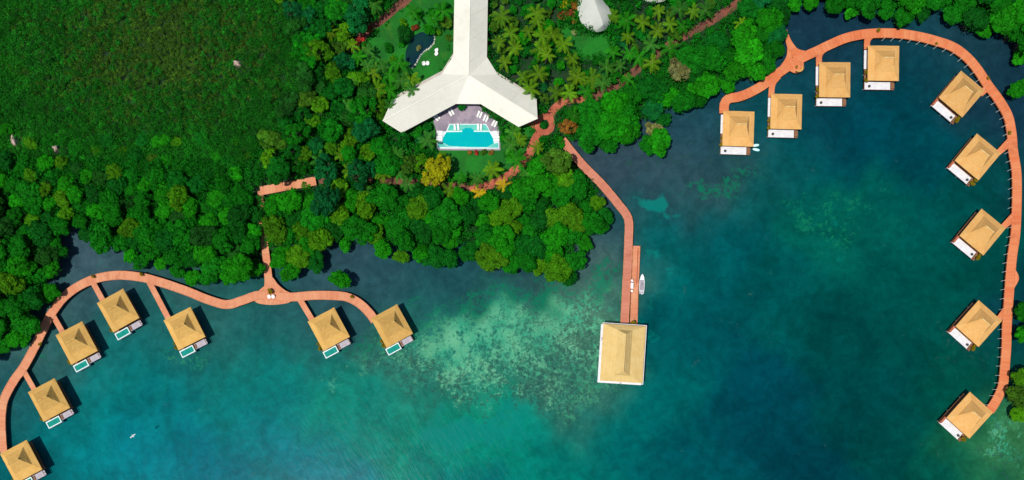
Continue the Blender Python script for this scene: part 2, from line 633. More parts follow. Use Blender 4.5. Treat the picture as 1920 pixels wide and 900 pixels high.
# ================================================================== layout in photo pixels
SHORE = [(-60, 690), (0, 672), (35, 655), (60, 640), (90, 590), (98, 560), (116, 520), (122, 470), (128, 428), (148, 442), (165, 465), (200, 470), (240, 488),
         (262, 505), (290, 497), (330, 520), (380, 545), (435, 552), (440, 525), (470, 515), (515, 522), (560, 520), (590, 515), (605, 490), (630, 470),
         (665, 460), (700, 475), (725, 490), (760, 495), (800, 500), (840, 500), (880, 485), (900, 505), (950, 505), (1000, 500), (1018, 515), (1030, 535),
         (1060, 540), (1085, 525), (1105, 490), (1105, 460), (1130, 425), (1155, 405), (1140, 365), (1115, 320), (1092, 285), (1112, 282), (1142, 291), (1165, 280),
         (1190, 268), (1215, 250), (1250, 232), (1280, 220), (1310, 200), (1353, 173), (1400, 163), (1430, 140), (1453, 123), (1470, 112), (1478, 97),
         (1470, 57), (1483, 22), (1503, 12), (1551, 18), (1589, 22), (1613, 37), (1632, 26), (1652, 22), (1671, 36), (1700, 45), (1723, 45),
         (1743, 29), (1771, 26), (1795, 45), (1834, 60), (1867, 70), (1898, 72), (1903, 100), (1920, 113), (1960, 140)]
POND = [(812, 66), (803, 62), (790, 60), (776, 68), (768, 80), (762, 92), (760, 108), (764, 122), (774, 128), (782, 121), (788, 108), (798, 94), (808, 86), (814, 76)]
LAWN_HALL = [(668, 118), (690, 76), (716, 42), (752, 10), (790, -40), (858, -40), (853, 60), (846, 108), (828, 142), (790, 166), (764, 160), (735, 140), (700, 150)]
LAWN_POOL = [(812, 282), (830, 250), (945, 250), (985, 232), (1012, 250), (1000, 285), (980, 308), (950, 326), (905, 338), (845, 336), (815, 310)]
LAWN_SHELL = [(1046, 50), (1062, 38), (1085, 58), (1140, 64), (1156, 80), (1150, 100), (1110, 112), (1065, 102), (1048, 80)]
LAWN_WINGS = [(745, 196), (760, 262), (800, 290), (818, 285), (818, 215), (860, 196), (900, 196), (960, 236), (985, 235), (960, 215), (900, 180), (850, 180)]
HALL = [(853, -80), (849.8, 105), (828.5, 138.7), (735, 190), (717.5, 227), (753, 249), (855, 194), (901.4, 195), (972.5, 238), (1008, 222), (1006, 185),
        (933.4, 140.5), (913, 107), (916, -80)]
POOLDECK = [(813, 217), (846, 199), (868, 193), (893, 193), (905, 205), (931, 228), (938, 245), (938, 282), (818, 282), (818, 246), (813, 230)]
PATH_RING = [(1021 + 14 * math.cos(a), 233 + 15 * math.sin(a)) for a in [i * PI / 6 for i in range(12)]]
PATH_NE = [(1030, 220), (1038, 206), (1052, 193), (1072, 186), (1100, 186), (1130, 176), (1160, 158), (1200, 126), (1235, 100), (1268, 76), (1300, 58), (1338, 36),
           (1375, 12), (1405, -12), (1440, -40)]
PATH_SW = [(1014, 246), (1004, 262), (994, 285), (984, 302), (965, 320), (940, 337), (910, 350), (880, 352)]
PATH_SHADE = [(886, 352), (840, 348), (800, 345), (760, 342), (715, 338), (670, 334), (630, 334), (598, 338)]
PATH_HALL = [(1012, 236), (1000, 228), (990, 222)]
PATH_NW = [(655, 96), (664, 84), (680, 68), (697, 50), (715, 38), (738, 18), (760, 2), (790, -30)]
WALK_LAND = [(592, 339), (570, 343), (545, 347), (520, 352), (498, 356), (488, 358)]
PIER = [(1054, 262), (1064, 275), (1080, 295), (1100, 317), (1125, 342), (1146, 366), (1162, 386), (1173, 400), (1179, 416), (1178.5, 450), (1176.5, 500), (1173.5, 555), (1171, 606)]
WALK_L = [(5, 845), (3, 818), (2, 785), (7, 750), (25, 715), (45, 687), (65, 650), (82, 615), (97, 587), (120, 557), (150, 535), (185, 521), (225, 516), (265, 520),
          (300, 529), (350, 546), (390, 562), (425, 571), (455, 563), (482, 554), (507, 554), (545, 557), (585, 554), (620, 554), (650, 557), (675, 570), (695, 590), (703, 602)]
WALK_L_UP = [(507, 552), (504, 530), (501, 500), (497, 465), (493, 430), (490, 395), (488, 358)]
WALK_R = [(1358, 212), (1358, 196), (1366, 185), (1383, 182), (1403, 175), (1430, 160), (1453, 142), (1480, 123), (1507, 107), (1533, 95), (1560, 82), (1587, 71),
          (1620, 64), (1653, 62), (1687, 63), (1720, 68), (1753, 76), (1787, 88), (1813, 107), (1833, 130), (1853, 160), (1873, 187), (1890, 217), (1897, 250), (1900, 284),
          (1906, 322), (1907, 364), (1906, 401), (1904, 439), (1898.5, 477), (1894.7, 515), (1892, 553), (1890, 580), (1888, 612), (1887, 652), (1884, 692), (1881, 720),
          (1874, 740), (1864, 758), (1856, 770)]
WATERWAY = [(0, 0)]
DECK_Z = 1.7

# corners of each villa's eaves, photo pixels, in the order back-left, back-right, front-right, front-left (front = the side with the terrace)
VILLAS_L = [
    [(0, 851), (50, 823.5), (81.5, 880), (27, 908)],
    [(52, 735), (104, 706.5), (131.5, 766), (80, 792.5)],
    [(105, 628.5), (156, 601.5), (182.5, 657.5), (131, 685)],
    [(181, 569), (230, 540.5), (262.5, 596), (212, 623)],
    [(306, 599), (356, 575), (387.5, 631), (334, 659)],
    [(578, 602.5), (626, 576), (657.5, 631), (604, 659)],
    [(696, 595), (744, 570), (774, 626), (725, 654)],
]
VILLAS_R = [
    [(1356.7, 208.3), (1415, 210), (1412.3, 274.3), (1354.3, 272.3)],
    [(1445.7, 176.7), (1503.7, 177.7), (1502.7, 241.7), (1445, 240)],
    [(1536.7, 117.3), (1594, 116.7), (1594, 182.7), (1536, 181)],
    [(1627.3, 86), (1686, 86.7), (1685.7, 151), (1627, 150)],
    [(1803.5, 134.3), (1845.7, 169), (1803.3, 219), (1761, 182.3)],
    [(1832.3, 251), (1877, 287.3), (1833, 336.4), (1791.9, 301.3)],
    [(1842.9, 393.2), (1885.3, 426), (1842.5, 479.4), (1799, 441.2)],
    [(1834, 562), (1877.2, 598.8), (1836.8, 653.2), (1792.8, 612)],
    [(1815.2, 734.8), (1862.8, 774), (1820, 824.8), (1775.2, 780)],
]
# the back-left corner of the rotated right-hand villas is the upper one: front edge runs from the left corner to the bottom corner

# ================================================================== SETTING: water
B = [  # photo px, colour the bed and the water column have there (sRGB as photographed)
    (150, 480, 62, 88, 104), (210, 505, 56, 84, 98), (130, 590, 48, 88, 96), (60, 640, 48, 84, 94), (20, 760, 30, 82, 90), (80, 665, 62, 96, 96), (30, 820, 10, 88, 96),
    (300, 560, 46, 86, 92), (250, 620, 24, 98, 102), (300, 650, 10, 104, 106), (200, 700, 4, 110, 114), (400, 620, 38, 94, 96), (500, 605, 34, 90, 94), (520, 640, 16, 100, 102),
    (430, 690, 4, 110, 108), (650, 500, 46, 76, 92), (720, 520, 38, 78, 92), (800, 530, 30, 76, 88), (900, 530, 30, 72, 84), (990, 525, 42, 74, 84), (560, 545, 42, 80, 92),
    (680, 590, 36, 84, 92), (820, 590, 30, 92, 96), (900, 620, 38, 126, 110), (840, 650, 34, 122, 106), (960, 650, 42, 122, 106), (1000, 680, 58, 110, 98), (1080, 740, 50, 106, 98), (1100, 570, 74, 124, 106), (760, 690, 48, 110, 98),
    (150, 800, 0, 116, 126), (60, 885, 0, 92, 102), (250, 850, 0, 116, 132), (400, 850, 0, 106, 126), (500, 830, 0, 110, 122), (600, 870, 0, 112, 130), (700, 800, 0, 120, 116),
    (800, 840, 0, 132, 112), (900, 810, 0, 140, 118), (1000, 820, 0, 130, 116), (1050, 870, 0, 112, 108), (1150, 810, 0, 104, 102), (1200, 870, 0, 88, 96), (1250, 760, 0, 92, 96),
    (850, 895, 0, 104, 116), (330, 760, 0, 114, 122), (480, 750, 0, 122, 122), (620, 750, 6, 126, 114), (760, 760, 18, 124, 110), (100, 720, 20, 96, 104), (160, 750, 0, 116, 120),
    (1150, 440, 52, 76, 92), (1130, 500, 60, 88, 92), (1220, 320, 44, 74, 90), (1290, 260, 34, 70, 88), (1250, 350, 40, 70, 84), (1330, 320, 48, 76, 84), (1420, 330, 12, 86, 90),
    (1180, 320, 50, 70, 86), (1240, 420, 6, 92, 98), (1220, 500, 0, 100, 102), (1260, 480, 0, 88, 94), (1350, 450, 0, 82, 90), (1350, 600, 0, 78, 88), (1400, 750, 0, 66, 82), (1300, 860, 0, 78, 90),
    (1500, 860, 0, 60, 74), (1450, 560, 0, 78, 80), (1550, 400, 2, 92, 84), (1620, 430, 2, 90, 82), (1650, 500, 0, 78, 76), (1600, 600, 0, 68, 70), (1700, 650, 0, 68, 68),
    (1600, 750, 0, 66, 70), (1700, 850, 0, 66, 68), (1780, 880, 2, 84, 68), (1850, 860, 26, 102, 72), (1905, 830, 56, 118, 74), (1800, 700, 0, 82, 72), (1740, 400, 0, 78, 78),
    (1700, 300, 0, 64, 78), (1600, 250, 0, 64, 82), (1500, 230, 10, 74, 90), (1560, 40, 20, 52, 74), (1620, 50, 22, 54, 74), (1700, 180, 0, 66, 82), (1740, 110, 16, 66, 82), (1820, 90, 26, 60, 76),
    (1890, 130, 22, 54, 74), (1500, 300, 0, 76, 84), (1430, 230, 14, 74, 88), (1340, 250, 28, 72, 88), (1850, 350, 0, 72, 74), (1860, 520, 0, 74, 72), (1910, 600, 12, 50, 74),
    (1912, 300, 20, 54, 76), (1750, 550, 0, 74, 70), (1250, 620, 0, 84, 92), (1420, 110, 24, 62, 80), (1870, 660, 2, 72, 76), (1860, 700, 8, 76, 66), (1500, 40, 24, 52, 74), (1540, 140, 14, 66, 84)]
CORAL = [(690, 650, 40, 30, .55), (760, 640, 50, 40, .6), (740, 668, 32, 20, .7), (830, 640, 70, 50, .95), (900, 610, 70, 55, 1.), (960, 600, 50, 50, .95), (1050, 580, 60, 50, 1.),
         (1110, 540, 40, 40, .9), (1000, 660, 80, 60, .9), (1080, 680, 50, 70, .75), (930, 700, 90, 45, .6), (1050, 740, 65, 20, .55), (880, 570, 30, 20, .7), (860, 540, 16, 12, .6),
         (346, 664, 26, 14, .5), (400, 640, 50, 25, .25), (620, 690, 60, 25, .25), (90, 600, 40, 40, .35), (60, 660, 30, 40, .35), (170, 470, 40, 20, .22), (300, 580, 60, 30, .2),
         (1330, 342, 44, 18, .6), (1395, 340, 30, 22, .35), (1510, 375, 34, 20, .5), (1545, 410, 40, 22, .5), (1595, 425, 46, 24, .5), (1560, 395, 90, 44, .32), (1690, 450, 30, 22, .3), (1640, 380, 40, 24, .25), (1900, 820, 40, 60, .5),
         (1860, 690, 22, 50, .3), (1545, 450, 20, 16, .4), (1400, 325, 14, 30, .3), (830, 690, 80, 40, .5), (500, 590, 80, 40, .16), (1000, 540, 60, 20, .2), (1150, 600, 20, 60, .5)]
WEED = [(1000, 720, 110, 50, .8), (1080, 660, 50, 60, .75), (800, 700, 90, 40, .75), (900, 735, 110, 24, .6), (730, 690, 50, 30, .6), (1100, 560, 40, 40, .3), (900, 540, 100, 25, .4),
        (1800, 640, 60, 60, .25), (1000, 590, 80, 50, .25), (600, 600, 120, 60, .3), (100, 580, 60, 60, .35), (1330, 300, 90, 40, .35), (1180, 330, 60, 60, .3), (1870, 860, 50, 40, .5)]
CYAN = [(1560, 405, 110, 52, .22), (840, 815, 60, 22, .6), (960, 830, 70, 20, .5), (680, 745, 60, 22, .4), (560, 700, 60, 30, .35), (470, 690, 50, 24, .3), (1238, 396, 22, 17, 1.1), (1268, 398, 24, 9, .7), (1224, 500, 20, 40, .28), (1226, 590, 22, 60, .34), (1232, 660, 26, 40, .28), (640, 790, 90, 30, .3),
        (920, 800, 90, 26, .7), (830, 780, 40, 30, .4), (740, 655, 26, 14, .5), (300, 745, 80, 40, .25), (180, 690, 30, 16, .4), (230, 640, 30, 12, .3)]


def build_water():
    inn_x = np.arange(-120, 2041, 5.0)
    inn_y = np.arange(-120, 1021, 5.0)
    far = np.array([300., 900, 2500, 8000, 24000])
    xs = np.concatenate([(-120 - far)[::-1], inn_x, 2040 + far])
    ys = np.concatenate([(-120 - far)[::-1], inn_y, 1020 + far])
    X, Y = np.meshgrid(xs, ys)
    px, py = X.ravel(), Y.ravel()
    bx = np.array([b[0] for b in B], float)
    by = np.array([b[1] for b in B], float)
    bc = np.array([lin(*b[2:]) for b in B])
    cx, cy = np.clip(px, -120, 2040), np.clip(py, -120, 1020)
    # gently warped so the patches do not read as circles
    wx = cx + 18 * np.sin(cy * 0.031 + 1.3) + 12 * np.sin(cx * 0.052 + cy * 0.043) + 7 * np.sin(cy * .11 - cx * .07)
    wy = cy + 15 * np.sin(cx * 0.027 + 0.4) + 10 * np.sin(cx * 0.049 - cy * 0.038 + 2) + 7 * np.sin(cx * .12 + cy * .06)
    col = np.zeros((len(px), 3))
    wt = np.zeros(len(px))
    for i in range(len(bx)):
        d2 = (wx - bx[i]) ** 2 + (wy - by[i]) ** 2
        w = np.exp(-d2 / (2 * 46.0 ** 2)) + 1e-3 / (1 + d2 / 5000.0) ** 2
        col += w[:, None] * bc[i]
        wt += w
    col /= wt[:, None]

    def blobs(lst):
        f = np.zeros(len(px))
        for (x, y, rx, ry, s) in lst:
            f = np.maximum(f, s * np.exp(-0.5 * (((wx - x) / rx) ** 2 + ((wy - y) / ry) ** 2) ** 1.3))
        return f
    V = np.stack([(px - 960) * M_PER_PX, -(py - NADIR_Y) * M_PER_PX, np.zeros(len(px))], axis=1)
    nx, ny = len(xs), len(ys)
    i = np.arange(nx * ny).reshape(ny, nx)
    F = np.stack([i[1:, :-1], i[1:, 1:], i[:-1, 1:], i[:-1, :-1]], axis=-1).reshape(-1, 4)
    me = bpy.data.meshes.new('water')
    me.vertices.add(len(V))
    me.vertices.foreach_set('co', V.astype(np.float32).ravel())
    me.loops.add(F.size)
    me.loops.foreach_set('vertex_index', F.astype(np.int32).ravel())
    me.polygons.add(len(F))
    me.polygons.foreach_set('loop_start', np.arange(0, F.size, 4, dtype=np.int32))
    me.update(calc_edges=True)
    a = me.attributes.new('bed', 'FLOAT_COLOR', 'POINT')
    a.data.foreach_set('color', np.concatenate([col * K * np.array([.95, 1.0, .92]), np.ones((len(col), 1))], axis=1).astype(np.float32).ravel())
    for nm, l in (('coral', CORAL), ('weed', WEED), ('sandy', CYAN)):
        a = me.attributes.new(nm, 'FLOAT', 'POINT')
        a.data.foreach_set('value', blobs(l).astype(np.float32))
    # material
    m, nt, out = new_mat('lagoon_water')
    tc = N(nt, 'ShaderNodeTexCoord')
    v = tc.outputs['Object']
    bed = N(nt, 'ShaderNodeAttribute', attribute_name='bed').outputs['Color']
    cor = N(nt, 'ShaderNodeAttribute', attribute_name='coral').outputs['Fac']
    wee = N(nt, 'ShaderNodeAttribute', attribute_name='weed').outputs['Fac']
    san = N(nt, 'ShaderNodeAttribute', attribute_name='sandy').outputs['Fac']
    big = noise(nt, v, 0.07, 5, 0.6, 0.8)
    c = mixcol(nt, 1.0, bed, mixcol(nt, ramp(nt, big, 0.3, 0.7), (0.8, 0.84, 0.85), (1.3, 1.22, 1.2)), 'MULTIPLY')
    mid = noise(nt, v, 0.35, 6, 0.65, 0.5)
    c = mixcol(nt, 1.0, c, mixcol(nt, ramp(nt, mid, 0.3, 0.7), (0.8, 0.84, 0.84), (1.2, 1.16, 1.16)), 'MULTIPLY')
    # sandy patches
    sn = noise(nt, v, 0.16, 6, 0.7, 0.6)
    sf = ramp(nt, mathn(nt, 'ADD', san, mathn(nt, 'MULTIPLY', mathn(nt, 'SUBTRACT', sn, 0.5), 1.5)), 0.28, 0.62)
    c = mixcol(nt, mathn(nt, 'MULTIPLY', sf, 0.75), c, lin(8, 132, 122, K))
    # coral heads: pale mottling, dark weed between
    n1 = mathn(nt, 'ADD', mathn(nt, 'MULTIPLY', noise(nt, v, 0.8, 4, 0.7, 0.7), 0.62), mathn(nt, 'MULTIPLY', noise(nt, v, 0.13, 5, 0.7, 0.5), 0.5))
    f1 = ramp(nt, mathn(nt, 'ADD', mathn(nt, 'MULTIPLY', cor, 0.62), mathn(nt, 'MULTIPLY', mathn(nt, 'SUBTRACT', n1, 0.56), 3.6)), 0.2, 0.66)
    f1 = mathn(nt, 'MULTIPLY', f1, ramp(nt, cor, 0.05, 0.35))
    pale = mixcol(nt, ramp(nt, noise(nt, v, 0.12, 4), 0.35, 0.65), lin(60, 172, 134, K), lin(112, 194, 150, K))
    n3 = noise(nt, v, 0.25, 3)
    pale = mixcol(nt, ramp(nt, bed_g(nt, bed), 0.085, 0.14), lin(14, 118, 88, K), pale)
    c = mixcol(nt, mathn(nt, 'MULTIPLY', f1, 0.9), c, pale)
    n2 = mathn(nt, 'ADD', mathn(nt, 'MULTIPLY', noise(nt, v, 0.65, 5, 0.72, 0.8), 0.7), mathn(nt, 'MULTIPLY', noise(nt, v, 0.14, 3, 0.6), 0.3))
    f2 = ramp(nt, mathn(nt, 'ADD', mathn(nt, 'MULTIPLY', wee, 0.5), mathn(nt, 'MULTIPLY', mathn(nt, 'SUBTRACT', n2, 0.5), 3.6)), 0.2, 0.62)
    f2 = mathn(nt, 'MULTIPLY', f2, ramp(nt, wee, 0.05, 0.3))
    c = mixcol(nt, mathn(nt, 'MULTIPLY', f2, 0.75), c, lin(40, 84, 78, K))
    # the brightest crests of the reef
    n4 = noise(nt, v, 1.1, 7, 0.85, 0.4)
    f4 = mathn(nt, 'MULTIPLY', mathn(nt, 'MULTIPLY', ramp(nt, n4, 0.54, 0.68), ramp(nt, mathn(nt, 'ADD', cor, mathn(nt, 'MULTIPLY', wee, 0.5)), 0.25, 0.9)), ramp(nt, bed_g(nt, bed), 0.08, 0.13))
    c = mixcol(nt, mathn(nt, 'MULTIPLY', f4, 0.7), c, lin(140, 204, 164, K))
    # a few pale specks over all shallow bottom
    n5 = noise(nt, v, 0.22, 8, 0.8, 0.4)
    f5 = mathn(nt, 'MULTIPLY', ramp(nt, n5, 0.6, 0.78), 0.3)
    c = mixcol(nt, f5, c, lin(96, 150, 140, K))
    p = N(nt, 'ShaderNodeBsdfPrincipled')
    p.inputs['Roughness'].default_value = 0.22
    p.inputs['Specular IOR Level'].default_value = 0.012
    L(nt, c, p.inputs['Base Color'])
    # wind ripples
    mp = N(nt, 'ShaderNodeMapping')
    mp.vector_type = 'TEXTURE'
    mp.inputs['Rotation'].default_value = (0, 0, R(30))
    mp.inputs['Scale'].default_value = (0.9, 5.0, 1)
    L(nt, v, mp.inputs['Vector'])
    rp = noise(nt, mp.outputs[0], 0.9, 5, 0.65, 0.4)
    bn = N(nt, 'ShaderNodeBump')
    bn.inputs['Strength'].default_value = 0.16
    bn.inputs['Distance'].default_value = 0.5
    L(nt, rp, bn.inputs['Height'])
    L(nt, bn.outputs[0], p.inputs['Normal'])
    L(nt, p.outputs[0], out.inputs['Surface'])
    me.materials.append(m)
    tag(link('water', me), kind='structure')


def bed_g(nt, col):
    s = N(nt, 'ShaderNodeSeparateColor')
    L(nt, col, s.inputs[0])
    return s.outputs[1]


build_water()

# ------------------------------------------------------------------ land: one sheet, falling below the water along the shore
def inset(poly, d):
    """move an open polyline sideways (land lies to its left going this way)"""
    res = []
    n = len(poly)
    for i, p in enumerate(poly):
        a = poly[max(i - 1, 0)]
        b = poly[min(i + 1, n - 1)]
        dx, dy = b[0] - a[0], b[1] - a[1]
        l = math.hypot(dx, dy) or 1
        res.append((p[0] + dy / l * d, p[1] - dx / l * d))
    return res


# a calmer line than the outline of the crowns, well under them
LANDLINE = [(-60, 640), (20, 622), (60, 580), (80, 540), (94, 480), (104, 414), (150, 424), (200, 440), (262, 470), (330, 490), (400, 505), (450, 500), (520, 495), (570, 488),
            (600, 455), (660, 432), (720, 455), (800, 470), (880, 455), (950, 475), (1010, 480), (1070, 490), (1080, 450), (1110, 410), (1128, 395), (1118, 355), (1092, 315),
            (1068, 286), (1062, 268), (1090, 262), (1130, 268), (1170, 248), (1210, 222), (1270, 195), (1340, 155), (1410, 140), (1448, 100), (1455, 55), (1462, 10), (1500, -8),
            (1600, 2), (1700, 14), (1800, 16), (1880, 40), (1900, 60), (1945, 110), (1950, 300)]


def build_ground():
    outer = [W(px, py)[:2] for px, py in LANDLINE]
    mid = [W(px, py)[:2] for px, py in inset(LANDLINE, 9)]
    low = [W(px, py)[:2] for px, py in inset(LANDLINE, -6)]
    far = [(4000.0, outer[-1][1]), (4000, 4000), (-4000, 4000), (-4000, outer[0][1])]
    mb = MB()
    poly = mid + far
    tris = tessellate_polygon([[Vector((p[0], p[1], 0)) for p in poly]])
    fs = []
    for a, b, c in tris:
        cr = (poly[b][0] - poly[a][0]) * (poly[c][1] - poly[a][1]) - (poly[c][0] - poly[a][0]) * (poly[b][1] - poly[a][1])
        fs.append((a, b, c) if cr > 0 else (a, c, b))
    mb.add([(p[0], p[1], GROUND_Z) for p in poly], fs)
    n = len(mid)
    vs = [(p[0], p[1], GROUND_Z) for p in mid] + [(p[0], p[1], -0.6) for p in low]
    mb.add(vs, [(i, n + i, n + i + 1, i + 1) for i in range(n - 1)])
    tag(mb.build('ground', 'ground'), kind='structure')


build_ground()


def G(px, py, z=GROUND_Z):
    return W(px, py, z)[:2]


def sm(poly, step=0.9):
    return [(p.x, p.y) for p in smooth_path([G(*q) for q in poly], step, True)]


for nm, pl, dz in (('lawn', LAWN_HALL, .008), ('lawn', LAWN_POOL, .008), ('lawn', LAWN_SHELL, .008), ('lawn', LAWN_WINGS, .004)):
    tag(MB().sheet(sm(pl), GROUND_Z + dz).build(nm, 'lawn'), kind='structure')
tag(MB().sheet(sm(POND), GROUND_Z + .016).build('pond', 'pond'), kind='structure')

z = GROUND_Z + .020
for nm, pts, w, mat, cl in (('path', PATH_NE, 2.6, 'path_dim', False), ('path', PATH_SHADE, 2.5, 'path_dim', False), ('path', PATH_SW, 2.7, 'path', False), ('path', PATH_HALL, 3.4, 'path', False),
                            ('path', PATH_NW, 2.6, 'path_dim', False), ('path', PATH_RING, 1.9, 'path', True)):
    pth = smooth_path([G(*q) for q in pts], 0.8, cl)
    me = ribbon_mesh('path', pth, w, 0, z, mat, closed=cl, flat=True, jitter=0.12)
    tag(link('path', me), kind='structure')
    z += .006
pth = smooth_path([G(*q) for q in PATH_NE[:5]], 0.8)
tag(link('path', ribbon_mesh('path', pth, 2.3, 0, z, 'path', flat=True, jitter=0.12)), kind='structure')
# ================================================================== BOARDWALKS


def pile(mat, x, y, z0, z1, r, parent):
    return MB().cyl(x, y, z0, z1, r, r, 7).build('pile', mat, parent)


def boardwalk(name, label, main, width, mat, branches=(), pads=(), piles=None, z=DECK_Z):
    """main: px centre line; branches: (px line, width or function); pads: px outlines"""
    P = smooth_path([W(*q, z)[:2] for q in main], 0.9)
    c = P[len(P) // 2]
    root = empty(name, (c.x, c.y, 0), 0, label, 'boardwalk')
    sh = Vector((c.x, c.y))

    def rel(pts):
        return [p - sh for p in pts]
    P = rel(P)
    link('deck', ribbon_mesh('deck', P, width, z - 0.28, z, mat), root)
    dz = 0
    for br, w in branches:
        dz += 1
        q = rel(smooth_path([W(*b, z)[:2] for b in br], 0.8))
        link('jetty', ribbon_mesh('jetty', q, w, z - 0.24 - dz * .004, z - 0.012 - dz * .006, mat), root)
    for pad in pads:
        dz += 1
        pl = [(p.x - sh.x, p.y - sh.y) for p in smooth_path([W(*b, z)[:2] for b in pad], 0.8, True)]
        mb = MB().prism(pl, z - 0.26 - dz * .004, z - 0.012 - dz * .006)
        me = mb.mesh('landing', mat)
        uv = me.uv_layers.new(name='UVMap')
        for lp in me.loops:
            co = me.vertices[lp.vertex_index].co
            uv.data[lp.index].uv = (co.x, co.y)
        link('landing', me, root)
    return root, P, sh


# left boardwalk
def stub(a, b):
    return [a, ((a[0] + b[0]) / 2, (a[1] + b[1]) / 2), b]


w_l = 2.75
bl, P, sh = boardwalk('boardwalk', 'salmon boardwalk curving past the seven plunge pool villas under the mangrove shore', WALK_L, w_l, 'deck_pink',
                      branches=[(WALK_L_UP, lambda t: 2.6 - 0.6 * min(1, t * 1.6) + 1.4 * max(0, 1 - t * 8)), (WALK_LAND, 2.7),
                                (stub((172, 526), (194, 566)), 1.7), (stub((98, 590), (121, 630)), 1.7), (stub((42, 692), (67, 736)), 1.6),
                                (stub((277, 524), (318, 602)), 1.75), (stub((560, 558), (590, 608)), 1.75), (stub((2, 830), (12, 862)), 2.2)],
                      pads=[[(474, 556), (486, 544), (497, 534), (502, 520), (511, 520), (520, 532), (534, 544), (548, 552), (544, 566), (520, 571), (498, 571), (480, 567)]])
nr = normals2(P)
for s in (1, -1):
    off = [p + n * (s * (w_l / 2 - 0.1)) for p, n in zip(P, nr)]
    link('edge_beam', ribbon_mesh('edge_beam', off, 0.2, DECK_Z - 0.34, DECK_Z + 0.05, 'beam'), bl)
run = 0
for i in range(1, len(P)):
    run += (P[i] - P[i - 1]).length
    if run > 4.0:
        run = 0
        for s in (1, -1):
            q = P[i] + nr[i] * (s * (w_l / 2 - 0.35))
            if len(bl.children) < 96:
                pile('pile_dark', q.x, q.y, -1.5, DECK_Z - 0.27, 0.14, bl)

# right boardwalk
w_r = 2.9
flare = lambda t: 1.8 + 1.6 * max(0, 1 - t * 2.6) ** 1.5
br, P, sh = boardwalk('boardwalk', 'orange boardwalk on pale piles sweeping around the lagoon past the nine terrace villas', WALK_R, w_r, 'deck_orange',
                      branches=[([(1455, 142), (1448, 160), (1446, 182)], flare), ([(1541, 92), (1536, 106), (1536, 124)], flare), ([(1630, 66), (1626, 78), (1626, 92)], flare),
                                ([(1473, 56), (1479, 78), (1490, 98), (1506, 107)], lambda t: 0.9 + 3.2 * t ** 1.3), ([(1477, 70), (1481, 96), (1478, 112), (1466, 132)], lambda t: 0.9 + 1.5 * t),
                                (stub((1857, 160), (1838, 176)), 1.9), (stub((1898, 262), (1868, 290)), lambda t: 2.6 - 1.0 * t), (stub((1904, 404), (1876, 430)), lambda t: 2.6 - 1.0 * t),
                                (stub((1890, 578), (1868, 604)), lambda t: 2.4 - 0.9 * t)],
                      pads=[[(1480, 126), (1500, 112), (1507, 118), (1505, 131), (1494, 137), (1482, 133)], [(1898, 500), (1907, 510), (1911, 521), (1907, 532), (1896, 545), (1890, 520)],
                            [(1488, 104), (1500, 100), (1516, 97), (1508, 112), (1490, 116)]])
nr = normals2(P)
run = 0
npile = 0
total = 0
for i in range(1, len(P)):
    total += (P[i] - P[i - 1]).length
    run += (P[i] - P[i - 1]).length
    n = nr[i]
    if total > 58 and run > 2.3 and npile < 64:
        run = 0
        npile += 1
        # piles along the lagoon side carry the way just outside its edge
        q = P[i] - n * (w_r / 2 + 0.14)
        MB().cyl(q.x, q.y, -2.0, DECK_Z + 0.12, 0.1, 0.09, 7).build('pile', 'pile_pale', br)
    elif total <= 58 and run > 6:
        run = 0
        q = P[i]
        pile('pile_dark', q.x, q.y, -2, DECK_Z - 0.27, 0.2, br)
for i in range(60, len(P) - 4, 14):
    if len(br.children) < 104:
        q = P[i] + nr[i] * (w_r / 2 - 0.4)
        pile('pile_pale', q.x, q.y, -2, DECK_Z - 0.27, 0.13, br)
for s in (1, -1):
    off = [p + n * (s * (w_r / 2 - 0.09)) for p, n in zip(P, nr)]
    link('edge_beam', ribbon_mesh('edge_beam', off, 0.18, DECK_Z - 0.34, DECK_Z + 0.045, 'deck_orange'), br)

# pier
w_p = 2.6
pr, P, sh = boardwalk('pier', 'long pinkish pier running from the ring path out to the pier house', PIER, w_p, 'deck_rose')
pr['category'] = 'pier'
nr = normals2(P)
for s in (1, -1):
    off = [p + n * (s * (w_p / 2 - 0.1)) for p, n in zip(P, nr)]
    link('edge_beam', ribbon_mesh('edge_beam', off, 0.2, DECK_Z - 0.34, DECK_Z + 0.05, 'beam'), pr)
run = 0
for i in range(20, len(P)):
    run += (P[i] - P[i - 1]).length
    if run > 3.5:
        run = 0
        for s in (1, -1):
            q = P[i] + nr[i] * (s * (w_p / 2 - 0.35))
            pile('pile_dark', q.x, q.y, -2, DECK_Z - 0.27, 0.15, pr)
# lower landing stage alongside
DK_Z = 0.95
dk = smooth_path([W(1193.5, 461, DK_Z)[:2], W(1192, 500, DK_Z)[:2], W(1190, 550, DK_Z)[:2], W(1188, 611, DK_Z)[:2]], 0.9)
c = dk[len(dk) // 2]
root = empty('landing_stage', (c.x, c.y, 0), 0, 'low salmon landing stage between the pier and the white boat', 'landing stage')
dk = [p - c for p in dk]
nd = normals2(dk)
link('deck', ribbon_mesh('deck', dk, 2.25, DK_Z - 0.3, DK_Z, 'deck_pink'), root)
off = [p - n * 0.95 for p, n in zip(dk, nd)]
for s in (1, -1):
    link('edge_beam', ribbon_mesh('edge_beam', [p + n * (s * 1.05) for p, n in zip(dk, nd)], 0.24, DK_Z - 0.36, DK_Z + 0.07, 'beam'), root)
link('bumper_rail', ribbon_mesh('bumper_rail', [p - n * (0.45) for p, n in zip(dk, nd)][1:14] if nd[0].x < 0 else [p + n * 0.45 for p, n in zip(dk, nd)][1:14], 0.16, DK_Z, DK_Z + 0.4, 'timber_red'), root)
for k in range(2, len(dk), 4):
    for s in (1, -1):
        q = dk[k] + nd[k] * (s * 0.85)
        MB().cyl(q.x, q.y, -2, DK_Z - 0.28, 0.13, n=7).build('pile', 'pile_dark', root)

# ================================================================== VILLAS


